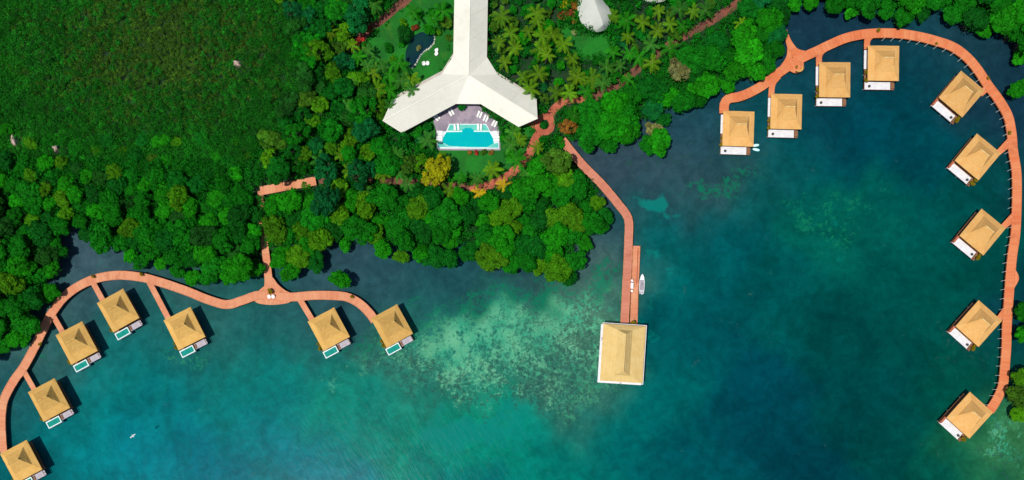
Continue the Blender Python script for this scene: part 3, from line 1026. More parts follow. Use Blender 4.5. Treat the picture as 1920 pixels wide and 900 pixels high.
def hip_roof(hw, hl, z_e, ihw, ihl, z_i, rid, z_r, iy=0.0, th=0.22, across=True):
    """wide low skirt, steep cap above it, short ridge; solid"""
    mb = MB()
    o = [(-hw, -hl, z_e), (hw, -hl, z_e), (hw, hl, z_e), (-hw, hl, z_e)]
    i = [(-ihw, iy - ihl, z_i), (ihw, iy - ihl, z_i), (ihw, iy + ihl, z_i), (-ihw, iy + ihl, z_i)]
    r = [(-rid, iy, z_r), (rid, iy, z_r)] if across else [(0, iy - rid, z_r), (0, iy + rid, z_r)]
    vs = o + i + r + [(x, y, z_e - th) for x, y, _ in o]
    fs = [(0, 1, 5, 4), (1, 2, 6, 5), (2, 3, 7, 6), (3, 0, 4, 7)]
    if across:
        fs += [(4, 5, 9, 8), (5, 6, 9), (6, 7, 8, 9), (7, 4, 8)]
    else:
        fs += [(4, 5, 8), (5, 6, 9, 8), (6, 7, 9), (7, 4, 8, 9)]
    fs += [(10, 11, 1, 0), (11, 12, 2, 1), (12, 13, 3, 2), (13, 10, 0, 3), (13, 12, 11, 10)]
    # subdivide a little so that the eaves sag unevenly
    return mb.add(vs, fs)


def rough_roof(mb, name, mat, parent, seed, amp=0.03):
    import bmesh
    me = mb.mesh(name, mat)
    bm = bmesh.new()
    bm.from_mesh(me)
    bmesh.ops.subdivide_edges(bm, edges=bm.edges[:], cuts=5, use_grid_fill=True)
    g = random.Random(seed)
    for v in bm.verts:
        v.co += Vector((g.uniform(-1, 1) * amp * .7, g.uniform(-1, 1) * amp * .7, g.uniform(-1, 1) * amp))
    bm.to_mesh(me)
    bm.free()
    return link(name, me, parent)


def walls(root, x0, x1, y0, y1, z0, z1, mat):
    w = MB().box(x0, x1, y0, y1, z0, z1).build('wall', mat, root)
    f = y0 - 0.03
    d = MB().box(x0 + 0.9, x0 + 3.6, f - 0.02, f + 0.02, z0 + 0.05, z1 - 0.5).build('glass_door', 'glass', root)
    fr = MB()
    for x in (x0 + 0.85, x0 + 2.2, x0 + 3.6):
        fr.box(x - 0.05, x + 0.05, f - 0.06, f - 0.021, z0 + 0.05, z1 - 0.45)
    fr.build('frame', 'timber', d)
    w2 = MB().box(x1 - 2.2, x1 - 0.8, f - 0.02, f + 0.02, z0 + 0.9, z1 - 0.6).build('window', 'glass', root)
    MB().box(x1 - 2.3, x1 - 0.7, f - 0.08, f + 0.02, z0 + 0.78, z0 + 0.88).build('sill', 'timber', w2)
    b = y1 + 0.03
    e = MB().box(x0 + 0.5, x0 + 1.5, b - 0.02, b + 0.03, z0 + 0.05, z1 - 0.5).build('door', 'timber_red', root)
    MB().box(x0 + 1.35, x0 + 1.42, b + 0.031, b + 0.09, z0 + 1.0, z0 + 1.15).build('handle', 'pile_pale', e)


def make_villa_pool():
    t = empty('villa', (0, 0, 0))
    pl = 1.85
    for x in (-3.9, -0.2, 3.4):
        for y in (-4.6, 0, 4.2):
            MB().cyl(x, y, -1.8, pl - 0.26, 0.16, n=7).build('stilt', 'pile_dark', t)
    MB().box(-4.5, 4.05, -4.95, 4.7, pl - 0.26, pl).build('platform', 'timber', t)
    walls(t, -3.5, 3.4, -3.7, 3.9, pl, 4.1, 'timber')
    rf = rough_roof(hip_roof(4.6, 5.12, 4.2, 3.1, 3.1, 4.85, 1.6, 7.4, 0.45), 'roof', 'thatch_gold', t, 3)
    MB().tube([(-1.75, 0.45, 7.38), (1.75, 0.45, 7.38)], [0.2, 0.2], 6).build('ridge_cap', 'ridge', rf)
    # plunge pool
    x0, x1, y0, y1 = -5.5, -0.95, -7.25, -4.97
    pool = MB()
    for b in ((x0, x1, y0, y0 + .27), (x0, x1, y1 - .34, y1), (x0, x0 + .27, y0 + .27, y1 - .34), (x1 - .27, x1, y0 + .27, y1 - .34)):
        pool.box(*b, 0.9, 1.95)
    pool.box(x0 + .27, x1 - .27, y0 + .27, y1 - .34, 0.9, 1.1)
    pl_o = pool.build('plunge_pool', 'rim', t)
    MB().sheet([(x0 + .272, y0 + .272), (x1 - .272, y0 + .272), (x1 - .272, y1 - .342), (x0 + .272, y1 - .342)], 1.8).build('pool_water', 'plunge', pl_o)
    # little terrace
    MB().box(-0.55, 3.5, -6.75, -4.98, pl - 0.3, pl - 0.05).build('terrace', 'lilac', t)
    rl = MB()
    for y in (-6.7, -5.9, -5.1):
        rl.box(3.42, 3.54, y - .06, y + .06, pl - 0.3, pl + 0.9)
    rl.box(3.4, 3.56, -6.75, -5.0, pl + 0.9, pl + 0.98)
    rl.build('railing', 'timber', t)
    sb = MB()
    sb.box(-0.5, 0.05, -6.6, -5.2, pl - 0.05, pl + 0.18)
    sb.build('bench', 'timber', t)
    return t


def make_villa_terrace(corner):
    t = empty('villa', (0, 0, 0))
    pl = 1.85
    for x in (-4.2, 0, 4.2):
        for y in (-6.5, -2, 3.6):
            MB().cyl(x, y, -2.2, pl - 0.3, 0.16, n=7).build('stilt', 'pile_pale', t)
    MB().box(-4.7, 4.55, -7.2, 4.8, pl - 0.3, pl - 0.08).build('platform', 'timber', t)
    walls(t, -3.3, 3.6, -3.9, 3.9, pl - 0.08, 4.1, 'timber')
    rf = rough_roof(hip_roof(4.76, 5.35, 4.2, 3.0, 3.2, 4.85, 1.5, 7.3, 0.35), 'roof', 'thatch_amber', t, 5)
    MB().tube([(-1.6, 0.35, 7.28), (1.6, 0.35, 7.28)], [0.19, 0.19], 6).build('ridge_cap', 'ridge_pale', rf)
    ter = MB()
    # boards with fine gaps
    y = -7.15
    while y < -5.0:
        ter.box(-4.0 if corner else -4.55, 3.35, y, y + 0.19, pl - 0.08, pl + 0.02)
        y += 0.215
    ter.build('terrace', 'white', t)
    MB().box(3.5, 4.5, -6.9, -5.2, pl - 0.08, pl + 0.3).build('bench', 'timber', t)
    if corner:
        MB().box(-4.68, -4.05, -7.1, -4.9, pl - 0.08, pl + 1.0).build('side_screen', 'timber_red', t)
        MB().box(-4.5, 3.4, -7.24, -7.16, pl - 0.1, pl + 0.12).build('edge_beam', 'white', t)
    else:
        wk = MB()
        y = -0.8
        while y < 4.8:
            wk.box(-4.78, -3.75, y, y + 0.3, pl - 0.08, pl + 0.02)
            y += 0.325
        wk.build('walkway', 'white', t)
        MB().box(-4.84, -4.79, -0.8, 4.9, pl - 0.2, pl + 0.1).build('edge_beam', 'white', t)
    return t


def villa_pose(c, z=4.2):
    Pw = [Vector(W(x, y, z)) for x, y in c]
    ctr = sum(Pw, Vector()) / 4
    xd = (Pw[1] - Pw[0]) + (Pw[2] - Pw[3])
    return ctr.x, ctr.y, math.atan2(xd.y, xd.x)


ORD = ['zeroth', 'first', 'second', 'third', 'fourth', 'fifth', 'sixth', 'seventh', 'eighth', 'ninth', 'tenth', 'eleventh', 'twelfth', 'thirteenth', 'fourteenth', 'fifteenth',
       'sixteenth', 'seventeenth', 'eighteenth', 'nineteenth', 'twentieth'] + ['twenty-' + q for q in ('first', 'second', 'third', 'fourth', 'fifth', 'sixth', 'seventh', 'eighth', 'ninth')] + ['thirtieth']
VL_LABEL = ['golden thatched plunge pool villa at the lower left corner, cut by the frame', 'golden plunge pool villa next above the cut-off corner villa',
            'golden plunge pool villa third from the lower end of the salmon boardwalk', 'golden plunge pool villa under the top of the salmon boardwalk bend',
            'golden plunge pool villa at the end of the longest jetty', 'golden plunge pool villa just right of the round junction deck',
            'golden plunge pool villa at the right-hand end of the salmon boardwalk']
VR_LABEL = ['amber thatched villa with two cyan boards floating at its corner', 'amber square-set terrace villa second from the pier-side end of the orange boardwalk',
            'amber square-set terrace villa under the brown seat bay', 'amber square-set terrace villa at the top of the lagoon, highest in the photo',
            'amber tilted terrace villa touching the upper bend of the orange boardwalk', 'amber tilted terrace villa second down the right-hand side of the lagoon',
            'amber tilted terrace villa halfway down the right-hand side of the lagoon', 'amber tilted terrace villa second from the lower end of the orange boardwalk',
            'amber terrace villa at the lower end of the orange boardwalk']
proto = make_villa_pool()
VPOS = []
for i, c in enumerate(VILLAS_L):
    v = proto if i == 0 else copy_tree(proto)
    x, y, a = villa_pose(c)
    v.location = (x, y, 0)
    v.rotation_euler.z = a
    tag(v, VL_LABEL[i], 'villa', 'plunge pool villas on the left boardwalk')
    VPOS.append((x, y, a, 'L'))
pa, pb = make_villa_terrace(False), make_villa_terrace(True)
for i, c in enumerate(VILLAS_R):
    p = pa if i < 4 else pb
    v = p if i in (0, 4) else copy_tree(p)
    x, y, a = villa_pose(c)
    v.location = (x, y, 0)
    v.rotation_euler.z = a
    tag(v, VR_LABEL[i], 'villa', 'terrace villas around the lagoon')
    VPOS.append((x, y, a, 'R'))

# small dark tables on the white terraces
tb = empty('side_table', (0, 0, 0))
MB().cyl(0, 0, 0.42, 0.47, 0.42, n=12).build('tabletop', 'dark', tb)
MB().cyl(0, 0, 0.0, 0.42, 0.06, n=8).build('leg', 'dark', tb)
SHORT_R = ['the villa with the cyan boards', 'the second square-set villa', 'the villa under the seat bay', 'the topmost villa', 'the upper tilted villa', 'the second tilted villa',
           'the middle tilted villa', 'the fourth tilted villa', 'the lowest terrace villa']
first = True
for k, (x, y, a, t) in enumerate(VPOS[7:]):
    o = tb if first else copy_tree(tb)
    first = False
    lx = -3.3 if k < 4 else 2.6
    ly = -6.3
    o.location = (x + lx * math.cos(a) - ly * math.sin(a), y + lx * math.sin(a) + ly * math.cos(a), 1.87)
    tag(o, 'small dark round table on the white terrace of ' + SHORT_R[k], 'table', 'dark tables on the white terraces')

# pier house
PH = [(1131.5, 607), (1211, 612), (1203.5, 718), (1126, 713)]
x, y, a = villa_pose(PH, 4.5)
ph = empty('pier_house', (x, y, 0), a, 'large pale thatched house standing at the end of the pier', 'house')
for xx in (-5.8, -2, 2, 5.8):
    for yy in (-8.2, -4, 0, 4, 8.2):
        MB().cyl(xx, yy, -2.5, 1.4, 0.2, n=7).build('stilt', 'pile_pale', ph)
MB().box(-6.9, 6.6, -9.35, 8.75, 1.4, 1.7).build('platform', 'white', ph)
walls(ph, -5.2, 5.2, -7.2, 7.2, 1.7, 4.4, 'timber')
rf = rough_roof(hip_roof(6.5, 8.75, 4.5, 2.3, 6.9, 5.7, 5.6, 7.8, 0.1, across=False), 'roof', 'thatch_pale', ph, 9)
for v in rf.data.vertices:
    pass
MB().tube([(0, -5.7, 7.78), (0, 5.8, 7.78)], [0.2, 0.2], 6).build('ridge_cap', 'ridge_pale', rf)
tr = MB()
for b in ((-6.75, 6.75, -9.15, -8.9), (-6.75, 6.75, 8.9, 9.05), (-6.8, -6.6, -8.9, 8.9), (6.62, 6.78, -8.9, 8.9)):
    tr.box(*b, 4.22, 4.5)
tr.build('eave_trim', 'white', ph)
MB().box(-6.9, -6.55, 3.6, 4.6, 4.5, 4.62).build('rooflight', 'lilac', ph)
MB().box(-0.5, 0.2, -9.3, -8.95, 4.5, 4.62).build('rooflight', 'lilac', ph)

# ================================================================== MAIN HALL (white roof in the shape of a Y)
ZE, ZR = 4.6, 8.2


def build_hall():
    E = lambda px, py: W(px, py, ZE)
    T = lambda px, py: W(px, py, ZR)
    vs = dict(A1=E(853.6, -90), A2=E(849.8, 105), A3=E(828.5, 138.7), A4=E(734, 189.5), A5=T(717.5, 226.5), A6=E(753, 249), A7=E(855, 194.5), B7=E(901.4, 195), B6=E(972.5, 238),
              B5=T(1008, 222.5), B4=E(1006, 185), B3=E(933.4, 140.5), B2=E(913, 107), B1=E(916, -90), R0=T(883, -90), RC=T(878.3, 141))
    names = list(vs)
    fs = [('A1', 'A2', 'RC', 'R0'), ('B1', 'R0', 'RC', 'B2'), ('A2', 'A3', 'RC'), ('B2', 'RC', 'B3'), ('A3', 'A4', 'A5', 'RC'), ('A5', 'A6', 'A7', 'RC'),
          ('A7', 'B7', 'RC'), ('B7', 'B6', 'B5', 'RC'), ('B5', 'B4', 'B3', 'RC')]
    root = empty('hall', (W(878, 141)[0], W(878, 141)[1], GROUND_Z), 0, 'large white-roofed hall with three wings above the swimming pool', 'hall')
    o = Vector(root.location)
    mb = MB()
    top = [Vector(vs[n]) - o for n in names]
    n = len(names)
    mb.v = [tuple(p) for p in top] + [(p.x, p.y, p.z - 0.22) for p in top]
    ring = ['A1', 'A2', 'A3', 'A4', 'A5', 'A6', 'A7', 'B7', 'B6', 'B5', 'B4', 'B3', 'B2', 'B1', 'R0']
    for f in fs:
        ix = [names.index(q) for q in f]
        P = [top[i] for i in ix]
        nz = sum(P[k].x * P[(k + 1) % len(P)].y - P[(k + 1) % len(P)].x * P[k].y for k in range(len(P)))
        if nz < 0:
            ix = ix[::-1]
        mb.f.append(tuple(ix))
        mb.f.append(tuple(n + i for i in ix[::-1]))
    for a, b in zip(ring, ring[1:] + ring[:1]):
        i, j = names.index(a), names.index(b)
        mb.f.append((i, j, n + j, n + i))
    roof = mb.build('roof', 'white_roof', root)

    def strip(p, q, w, mat, nm, par, lift=0.03):
        p, q = Vector(p) - o, Vector(q) - o
        d = (q - p).normalized()
        s = d.cross(Vector((0, 0, 1))).normalized() * w / 2
        up = Vector((0, 0, lift))
        m = MB()
        m.add([p - s - up, p + s - up, q + s - up, q - s - up, p - s + up, p + s + up, q + s + up, q - s + up],
              [(3, 2, 1, 0), (4, 5, 6, 7), (0, 1, 5, 4), (1, 2, 6, 5), (2, 3, 7, 6), (3, 0, 4, 7)])
        return m.build(nm, mat, par)
    for e in ('R0', 'A5', 'B5'):
        strip(vs['RC'], vs[e], 0.28, 'white_roof', 'ridge_cap', roof, 0.05)
    lerp = lambda a, b, t: tuple(Vector(vs[a]).lerp(Vector(vs[b]), t))
    for (a, b, c, d, ts) in (('B1', 'B2', 'R0', 'RC', (.52, .72, .9)), ('B3', 'B4', 'RC', 'B5', (.25, .6)), ('B7', 'B6', 'RC', 'B5', (.36, .7)), ('A3', 'A4', 'RC', 'A5', (.3, .62, .85)),
                             ('A1', 'A2', 'R0', 'RC', (.6, .85))):
        for t in ts:
            strip(lerp(a, b, t), lerp(c, d, t), 0.14, 'seam', 'roof_seam', roof, 0.02)
    for a, b in (('A2', 'RC'), ('A3', 'RC'), ('B2', 'RC'), ('B3', 'RC'), ('A7', 'RC'), ('B7', 'RC')):
        strip(vs[a], vs[b], 0.16, 'seam', 'roof_seam', roof, 0.025)
    # walls set in under the eaves
    foot = [(858, -85), (855, 106), (832, 143), (744, 190), (757, 242), (856, 188), (900, 189), (972, 231), (1000, 188), (931, 145), (908, 108), (911, -85)]
    pts = [(Vector(W(*q, 0)) - o) for q in foot]
    MB().prism([(p.x, p.y) for p in pts], -0.05, ZE - GROUND_Z - 0.45).build('wall', 'wall_plaster', root)
    for (p, q, k) in (((856, 188), (900, 189), 3), ((757, 242), (856, 188), 4), ((900, 189), (972, 231), 4)):
        p, q = Vector(W(*p, 0)) - o, Vector(W(*q, 0)) - o
        d = q - p
        nn = Vector((d.y, -d.x, 0)).normalized()
        for j in range(k):
            a = p + d * ((j + .2) / k) + nn * 0.03
            b = p + d * ((j + .8) / k) + nn * 0.03
            m = MB()
            vs4 = []
            for e in (-.025, .025):
                vs4 += [(a.x + nn.x * e, a.y + nn.y * e, .2), (b.x + nn.x * e, b.y + nn.y * e, .2), (b.x + nn.x * e, b.y + nn.y * e, 2.8), (a.x + nn.x * e, a.y + nn.y * e, 2.8)]
            m.add(vs4, [(3, 2, 1, 0), (4, 5, 6, 7), (0, 1, 5, 4), (1, 2, 6, 5), (2, 3, 7, 6), (3, 0, 4, 7)])
            m.build('window', 'glass', root)


build_hall()

# ------------------------------------------------------------------ shell-shaped shelters


def shell(label, out, ridge, z_e=3.6, z_r=6.4):
    """teardrop roof: outline px, ridge line px"""
    oo = smooth_path([W(*p, z_e)[:2] for p in out], 0.8, True)
    rr = [Vector(W(*p, z_r)[:2]) for p in ridge]
    c = sum(oo, Vector((0, 0))) / len(oo)
    root = empty('shelter', (c.x, c.y, GROUND_Z), 0, label, 'shelter')
    rp = smooth_path(rr, 0.8)
    RN = len(oo)
    rings = 7
    vs, fs = [], []
    for k in range(rings):
        t = k / (rings - 1)
        for p in oo:
            best = min(rp, key=lambda q: (q - p).length)
            q = p.lerp(best, t)
            h = z_e + (z_r - z_e) * (math.sin(t * PI / 2) * .35 + t * .65)
            vs.append((q.x - c.x, q.y - c.y, h - GROUND_Z))
    for k in range(rings - 1):
        for i in range(RN):
            j = (i + 1) % RN
            fs.append((k * RN + i, k * RN + j, (k + 1) * RN + j, (k + 1) * RN + i))
    # underside rim
    b = len(vs)
    vs += [(p.x - c.x, p.y - c.y, z_e - 0.2 - GROUND_Z) for p in oo]
    for i in range(RN):
        j = (i + 1) % RN
        fs.append((j, i, b + i, b + j))
    m = MB()
    m.v, m.f = vs, fs
    rf = m.build('roof', 'shell_roof', root)
    m = MB()
    m.tube([(p.x - c.x, p.y - c.y, z_r - GROUND_Z + .01) for p in rp], [0.13] * len(rp), 6)
    m.build('ridge_cap', 'shell_roof', rf)
    wl = MB().prism([((p.x - c.x) * .82, (p.y - c.y) * .82) for p in oo], -0.05, z_e - 0.25 - GROUND_Z)
    wl.build('wall', 'wall_plaster', root)


shell('white teardrop-roofed shelter standing right of the reddish shrubs', [(1100, -40), (1086, -5), (1083, 20), (1090, 42), (1103, 54), (1116, 59.5), (1132, 57), (1143, 46), (1147.5, 32), (1143, 16), (1132, 2), (1116, -25)],
      [(1106, -25), (1117, 6), (1126, 30), (1131, 46)])
shell('white shelter roof showing only its curved lower edge at the top of the photo', [(1196, -50), (1192, -25), (1199, -6), (1212, 2), (1228, 4.5), (1245, 2), (1257, -8), (1262, -28), (1255, -52), (1225, -66)],
      [(1222, -52), (1226, -35), (1229, -18)])
# ================================================================== POOL TERRACE
def P8(x, y):   # pixels of the enlarged pool picture -> photo pixels
    return (800 + x / 8.18, 190 + y / 8.18)


tag(MB().prism([G(*q) for q in POOLDECK], GROUND_Z - .2, GROUND_Z + .10).build('terrace', 'paving'), kind='structure')
c = W(878, 260, 0)
pool = empty('swimming_pool', (c[0], c[1], GROUND_Z), 0, 'large turquoise swimming pool with pale shallow ledges on the grey terrace', 'swimming pool')


def pp(pts):
    return [(G(*P8(*q))[0] - c[0], G(*P8(*q))[1] - c[1]) for q in pts]


MB().prism(pp([(160, 465), (300, 465), (345, 350), (912, 350), (980, 465), (1110, 465), (1110, 728), (160, 728)]), -0.1, 0.22).build('coping', 'rim', pool)
MB().prism(pp([(316, 466), (356, 362), (560, 362), (690, 362), (905, 362), (968, 466)]), 0.15, 0.232).build('shallow_ledge', 'pool_shallow', pool)
MB().sheet(pp([(172, 628), (238, 632), (330, 694), (450, 700), (930, 712), (1030, 652), (1100, 640), (1100, 716), (172, 706)]), 0.236).build('overflow_ledge', 'pool_shallow', pool)
MB().sheet(pp([(305, 476), (545, 472), (545, 432), (580, 430), (582, 412), (690, 412), (692, 430), (720, 434), (722, 470), (962, 472), (990, 520), (1026, 585), (1030, 650), (930, 708), (660, 704), (340, 690), (238, 630), (252, 560)]),
           0.242).build('pool_water', 'pool_deep', pool)
for x0, x1 in ((340, 545), (722, 950)):
    MB().sheet(pp([(x0 - (24 if x0 < 600 else 0), 455), (x1 + (14 if x1 > 900 else 0), 455), (x1 + (18 if x1 > 900 else 0), 469), (x0 - (30 if x0 < 600 else 0), 469)]), 0.246).build('step', 'rim', pool)

# sun loungers: proto then copies
lg = empty('sun_lounger', (0, 0, 0))
f = MB().box(-.32, .32, -.95, .95, .22, .28)
f.build('frame', 'white', lg)
for sx in (-.28, .28):
    for sy in (-.85, .8):
        MB().box(sx - .03, sx + .03, sy - .03, sy + .03, 0, .22).build('leg', 'white', lg)
MB().box(-.3, .3, -.93, .35, .282, .36).build('cushion', 'fabric_white', lg)
b = MB().box(-.3, .3, 0, .68, 0, .08)
b.xf(Matrix.Translation((0, .36, .3)) @ Matrix.Rotation(R(28), 4, 'X')).build('backrest', 'fabric_white', lg)
LG = []


def pair(px, py, ang, gap=.85, n=2, z=GROUND_Z + .10, where=''):
    """loungers side by side; ang = way the head end points, degrees from north"""
    cx, cy = G(*P8(px, py))
    a = R(ang)
    for i in range(n):
        d = (i - (n - 1) / 2) * gap
        LG.append((cx + d * math.cos(a), cy + d * math.sin(a), z, a, where, i))


pair(160, 258, 48, where='far left of the terrace')
pair(380, 180, 30, where='upper left of the terrace')
pair(812, 212, -22, where='upper right of the terrace')
pair(908, 270, -24, where='middle of the right-hand lounger row')
pair(1040, 350, -28, where='lower end of the right-hand lounger row')
zc = GROUND_Z + .225
pair(205, 498, 90, z=zc, where='left pool edge, upper pair')
pair(198, 578, 90, z=zc, where='left pool edge, lower pair')
pair(1064, 498, -90, z=zc, where='right pool edge, upper pair')
pair(1070, 588, -90, z=zc, where='right pool edge, lower pair')
pair(460, 405, 4, z=zc, gap=1.1, where='shallow ledge left of the water inlet')
pair(812, 405, -4, z=zc, gap=.9, where='shallow ledge right of the water inlet')
first = True
for x, y, zz, a, wh, i in LG:
    o = lg if first else copy_tree(lg)
    first = False
    o.location = (x, y, zz)
    o.rotation_euler.z = a
    side = abs(math.degrees(a)) > 80
    if side:
        w2 = ('lower' if (i == 0) == (a < 0) is False else 'upper')
        yy = math.sin(a) * (i - .5)
        w2 = 'upper' if yy > 0 else 'lower'
    else:
        w2 = 'left' if i == 0 else 'right'
    tag(o, f'white sun lounger, {w2} one of two at the {wh}', 'sun lounger', 'white sun loungers around the pool')

# white seats by the pond: round tub chairs in twos
ch = empty('tub_chair', (0, 0, 0))
MB().cyl(0, 0, 0.05, .42, .42, .48, 14).build('seat', 'fabric_white', ch)
bk = MB()
for i in range(9):
    a0, a1 = R(200 + i * 15.5), R(200 + (i + 1) * 15.5)
    vs = []
    for a in (a0, a1):
        for r in (.40, .54):
            for zz in (.3, .8):
                vs.append((r * math.cos(a), r * math.sin(a), zz))
    bk.add(vs, [(0, 1, 5, 4), (2, 6, 7, 3), (1, 3, 7, 5), (0, 4, 6, 2)] + ([(0, 2, 3, 1)] if i == 0 else []) + ([(4, 5, 7, 6)] if i == 8 else []))
bk.build('backrest', 'fabric_white', ch)
first = True
for px, py, zz, a, lb in ((818.2, 94.2, GROUND_Z + .01, 90, 'white tub chair, upper one of two on the lawn right of the pond'),
                          (818.0, 101, GROUND_Z + .01, 90, 'white tub chair, lower one of two on the lawn right of the pond'),
                          (794.8, 119.5, GROUND_Z + .01, 200, 'white tub chair nearest the stone pond edge'),
                          (801.6, 119, GROUND_Z + .01, 160, 'white tub chair just right of the chair at the pond edge'),
                          (504.5, 556.8, DECK_Z, 180, 'white round tub chair, left one of two on the junction deck'),
                          (512, 556.6, DECK_Z, 180, 'white round tub chair, right one of two on the junction deck')):
    o = ch if first else copy_tree(ch)
    first = False
    o.location = (*W(px, py, zz + .4)[:2], zz)
    o.rotation_euler.z = R(a)
    o.scale = (1.15, 1.15, 1.0)
    tag(o, lb, 'chair', 'white tub chairs')

# stone edge of the pond
PE = [(814, 66), (815.5, 74), (813, 82), (806, 90), (797, 96), (790, 103), (784, 112), (780, 120), (773, 127)]
pe = smooth_path([G(*q) for q in PE], 0.5)
c2 = pe[len(pe) // 2]
mb = MB()
g = random.Random(4)
for i, p in enumerate(pe):
    q = p - c2
    r = g.uniform(.22, .38)
    mb.cyl(q.x + g.uniform(-.1, .1), q.y + g.uniform(-.1, .1), -.15, g.uniform(.18, .34), r * 1.15, r * .7, 6)
tag(mb.build('pond_wall', 'stone'), 'pale rough stone kerb curving along the right side of the pond', 'pond wall').location = (c2.x, c2.y, GROUND_Z)

# ================================================================== BOAT at the landing stage
bt = W(1203.6, 532, 0.5)
boat = empty('motor_boat', (bt[0], bt[1], 0), R(-2), 'white open motor boat with grey floor moored beside the landing stage', 'boat')


def hull_mesh():
    st = [(-3.2, .62, -.2, .62), (-2.2, .74, -.25, .62), (-.8, .8, -.3, .64), (.8, .78, -.3, .68), (1.9, .64, -.25, .76), (2.7, .42, -.12, .84), (3.25, .12, .1, .92)]
    vs, fs = [], []
    for y, w, zk, zg in st:
        vs += [(-w, y, zg), (-w * .86, y, zk + .25), (0, y, zk), (w * .86, y, zk + .25), (w, y, zg), (w - .12, y, zg + .02), (w * .72 - .05, y, .22), (-(w * .72 - .05), y, .22), (-(w - .12), y, zg + .02)]
    k = 9
    for i in range(len(st) - 1):
        for j in range(k):
            fs.append((i * k + j, i * k + (j + 1) % k, (i + 1) * k + (j + 1) % k, (i + 1) * k + j))
    fs.append(tuple(range(k - 1, -1, -1)))
    fs.append(tuple((len(st) - 1) * k + j for j in range(k)))
    m = MB()
    m.v, m.f = vs, fs
    return m


hull_mesh().build('hull', 'hull', boat)
MB().prism([(-.53, -3.0), (.53, -3.0), (.66, -.8), (.64, .8), (.56, 1.24), (-.56, 1.24), (-.64, .8), (-.66, -.8)], .24, .56).build('floor', 'boat_deck', boat)
MB().prism([(-.66, 1.25), (.66, 1.25), (.58, 1.95), (.36, 2.7), (.06, 3.15), (-.06, 3.15), (-.36, 2.7), (-.58, 1.95)], .6, .9).build('bow_deck', 'hull', boat)
con = MB().box(-.3, .3, -.6, -.1, .3, 1.1).build('console', 'boat_deck', boat)
MB().box(-.28, .28, -.12, -.07, 1.101, 1.42).build('windscreen', 'glass', con)
MB().box(-.5, .5, -1.7, -1.2, .5, .86).build('seat', 'boat_deck', boat)
MB().box(-.5, .5, -2.7, -2.4, .5, .84).build('seat', 'hull', boat)
mo = MB().box(-.2, .2, -3.75, -3.25, .55, 1.15).build('outboard_motor', 'motor', boat)
MB().box(-.07, .07, -3.6, -3.4, -.6, .54).build('shaft', 'dark', mo)
boat.scale = (1.02, .9, 1)
for sx in (-1, 1):
    MB().box(sx * .5 - .12, sx * .5 + .12, -3.5, -3.25, .5, .75).build('stern_pad', 'hull', boat)

# white table and two stools between pier and landing stage
tx = W(1184.6, 536, 1.9)
t = empty('table', (tx[0], tx[1], DECK_Z), R(-2), 'long white table at the pier edge between two round stools', 'table')
MB().box(-.42, .42, -.9, .9, .70, .76).build('tabletop', 'fabric_white', t)
for sx in (-.34, .34):
    for sy in (-.8, .8):
        MB().box(sx - .04, sx + .04, sy - .04, sy + .04, 0, .70).build('leg', 'fabric_white', t)
so = empty('stool', (0, 0, 0))
MB().cyl(0, 0, .38, .46, .36, .38, 14).build('seat', 'fabric_white', so)
MB().cyl(0, 0, 0, .38, .22, .14, 10).build('base', 'fabric_white', so)
for k, (dy, lb) in enumerate(((1.6, 'round white stool above the long white table on the pier'), (-1.6, 'round white stool below the long white table on the pier'))):
    o = so if k == 0 else copy_tree(so)
    o.location = (tx[0] + (.05 if k == 0 else -.02), tx[1] + dy, DECK_Z)
    tag(o, lb, 'stool', 'round white stools on the pier')

# floating boards at the first terrace villa
for k, (px, py, an, lb) in enumerate(((1416.5, 272.6, 97, 'pale cyan floating board, upper one of two at the villa corner'), (1417.5, 280.6, 78, 'pale cyan floating board, lower one of two at the villa corner'))):
    m = MB()
    out = [(0, 1.2), (.22, .95), (.33, .5), (.36, 0), (.33, -.6), (.24, -1.05), (0, -1.2), (-.24, -1.05), (-.33, -.6), (-.36, 0), (-.33, .5), (-.22, .95)]
    m.prism([(x * 1.15, y * .95) for x, y in out], .02, .16)
    r = empty('floating_board', (*W(px, py, .1)[:2], 0), R(an), lb, 'floating board', 'pale cyan floating boards')
    m.build('body', 'cyan', r)
    MB().box(-.2, .2, -.2, .75, .161, .2).build('mat', 'fabric_white', r)

# brown seat in the bay of the orange boardwalk
s = empty('bench', (*W(1497, 127, 2)[:2], DECK_Z), R(33), 'curved brown timber bench in the bay of the orange boardwalk', 'bench')
sb = MB()
for i in range(8):
    a0, a1 = R(200 + i * 17), R(200 + (i + 1) * 17)
    vs = [(r * math.cos(a), r * math.sin(a), zz) for a in (a0, a1) for r in (.95, 1.5) for zz in (.05, .46)]
    sb.add(vs, [(0, 1, 5, 4), (2, 6, 7, 3), (1, 3, 7, 5), (0, 4, 6, 2), (0, 2, 3, 1), (4, 5, 7, 6)])
sb.build('seat', 'thatch_gold', s)
sb = MB()
for i in range(8):
    a0, a1 = R(200 + i * 17), R(200 + (i + 1) * 17)
    vs = [(r * math.cos(a), r * math.sin(a), zz) for a in (a0, a1) for r in (1.52, 1.6) for zz in (.05, .95)]
    sb.add(vs, [(0, 1, 5, 4), (2, 6, 7, 3), (1, 3, 7, 5), (0, 4, 6, 2), (0, 2, 3, 1), (4, 5, 7, 6)])
sb.build('backrest', 'timber', s)

# ================================================================== a white bird gliding over the lagoon
bz = 9.0


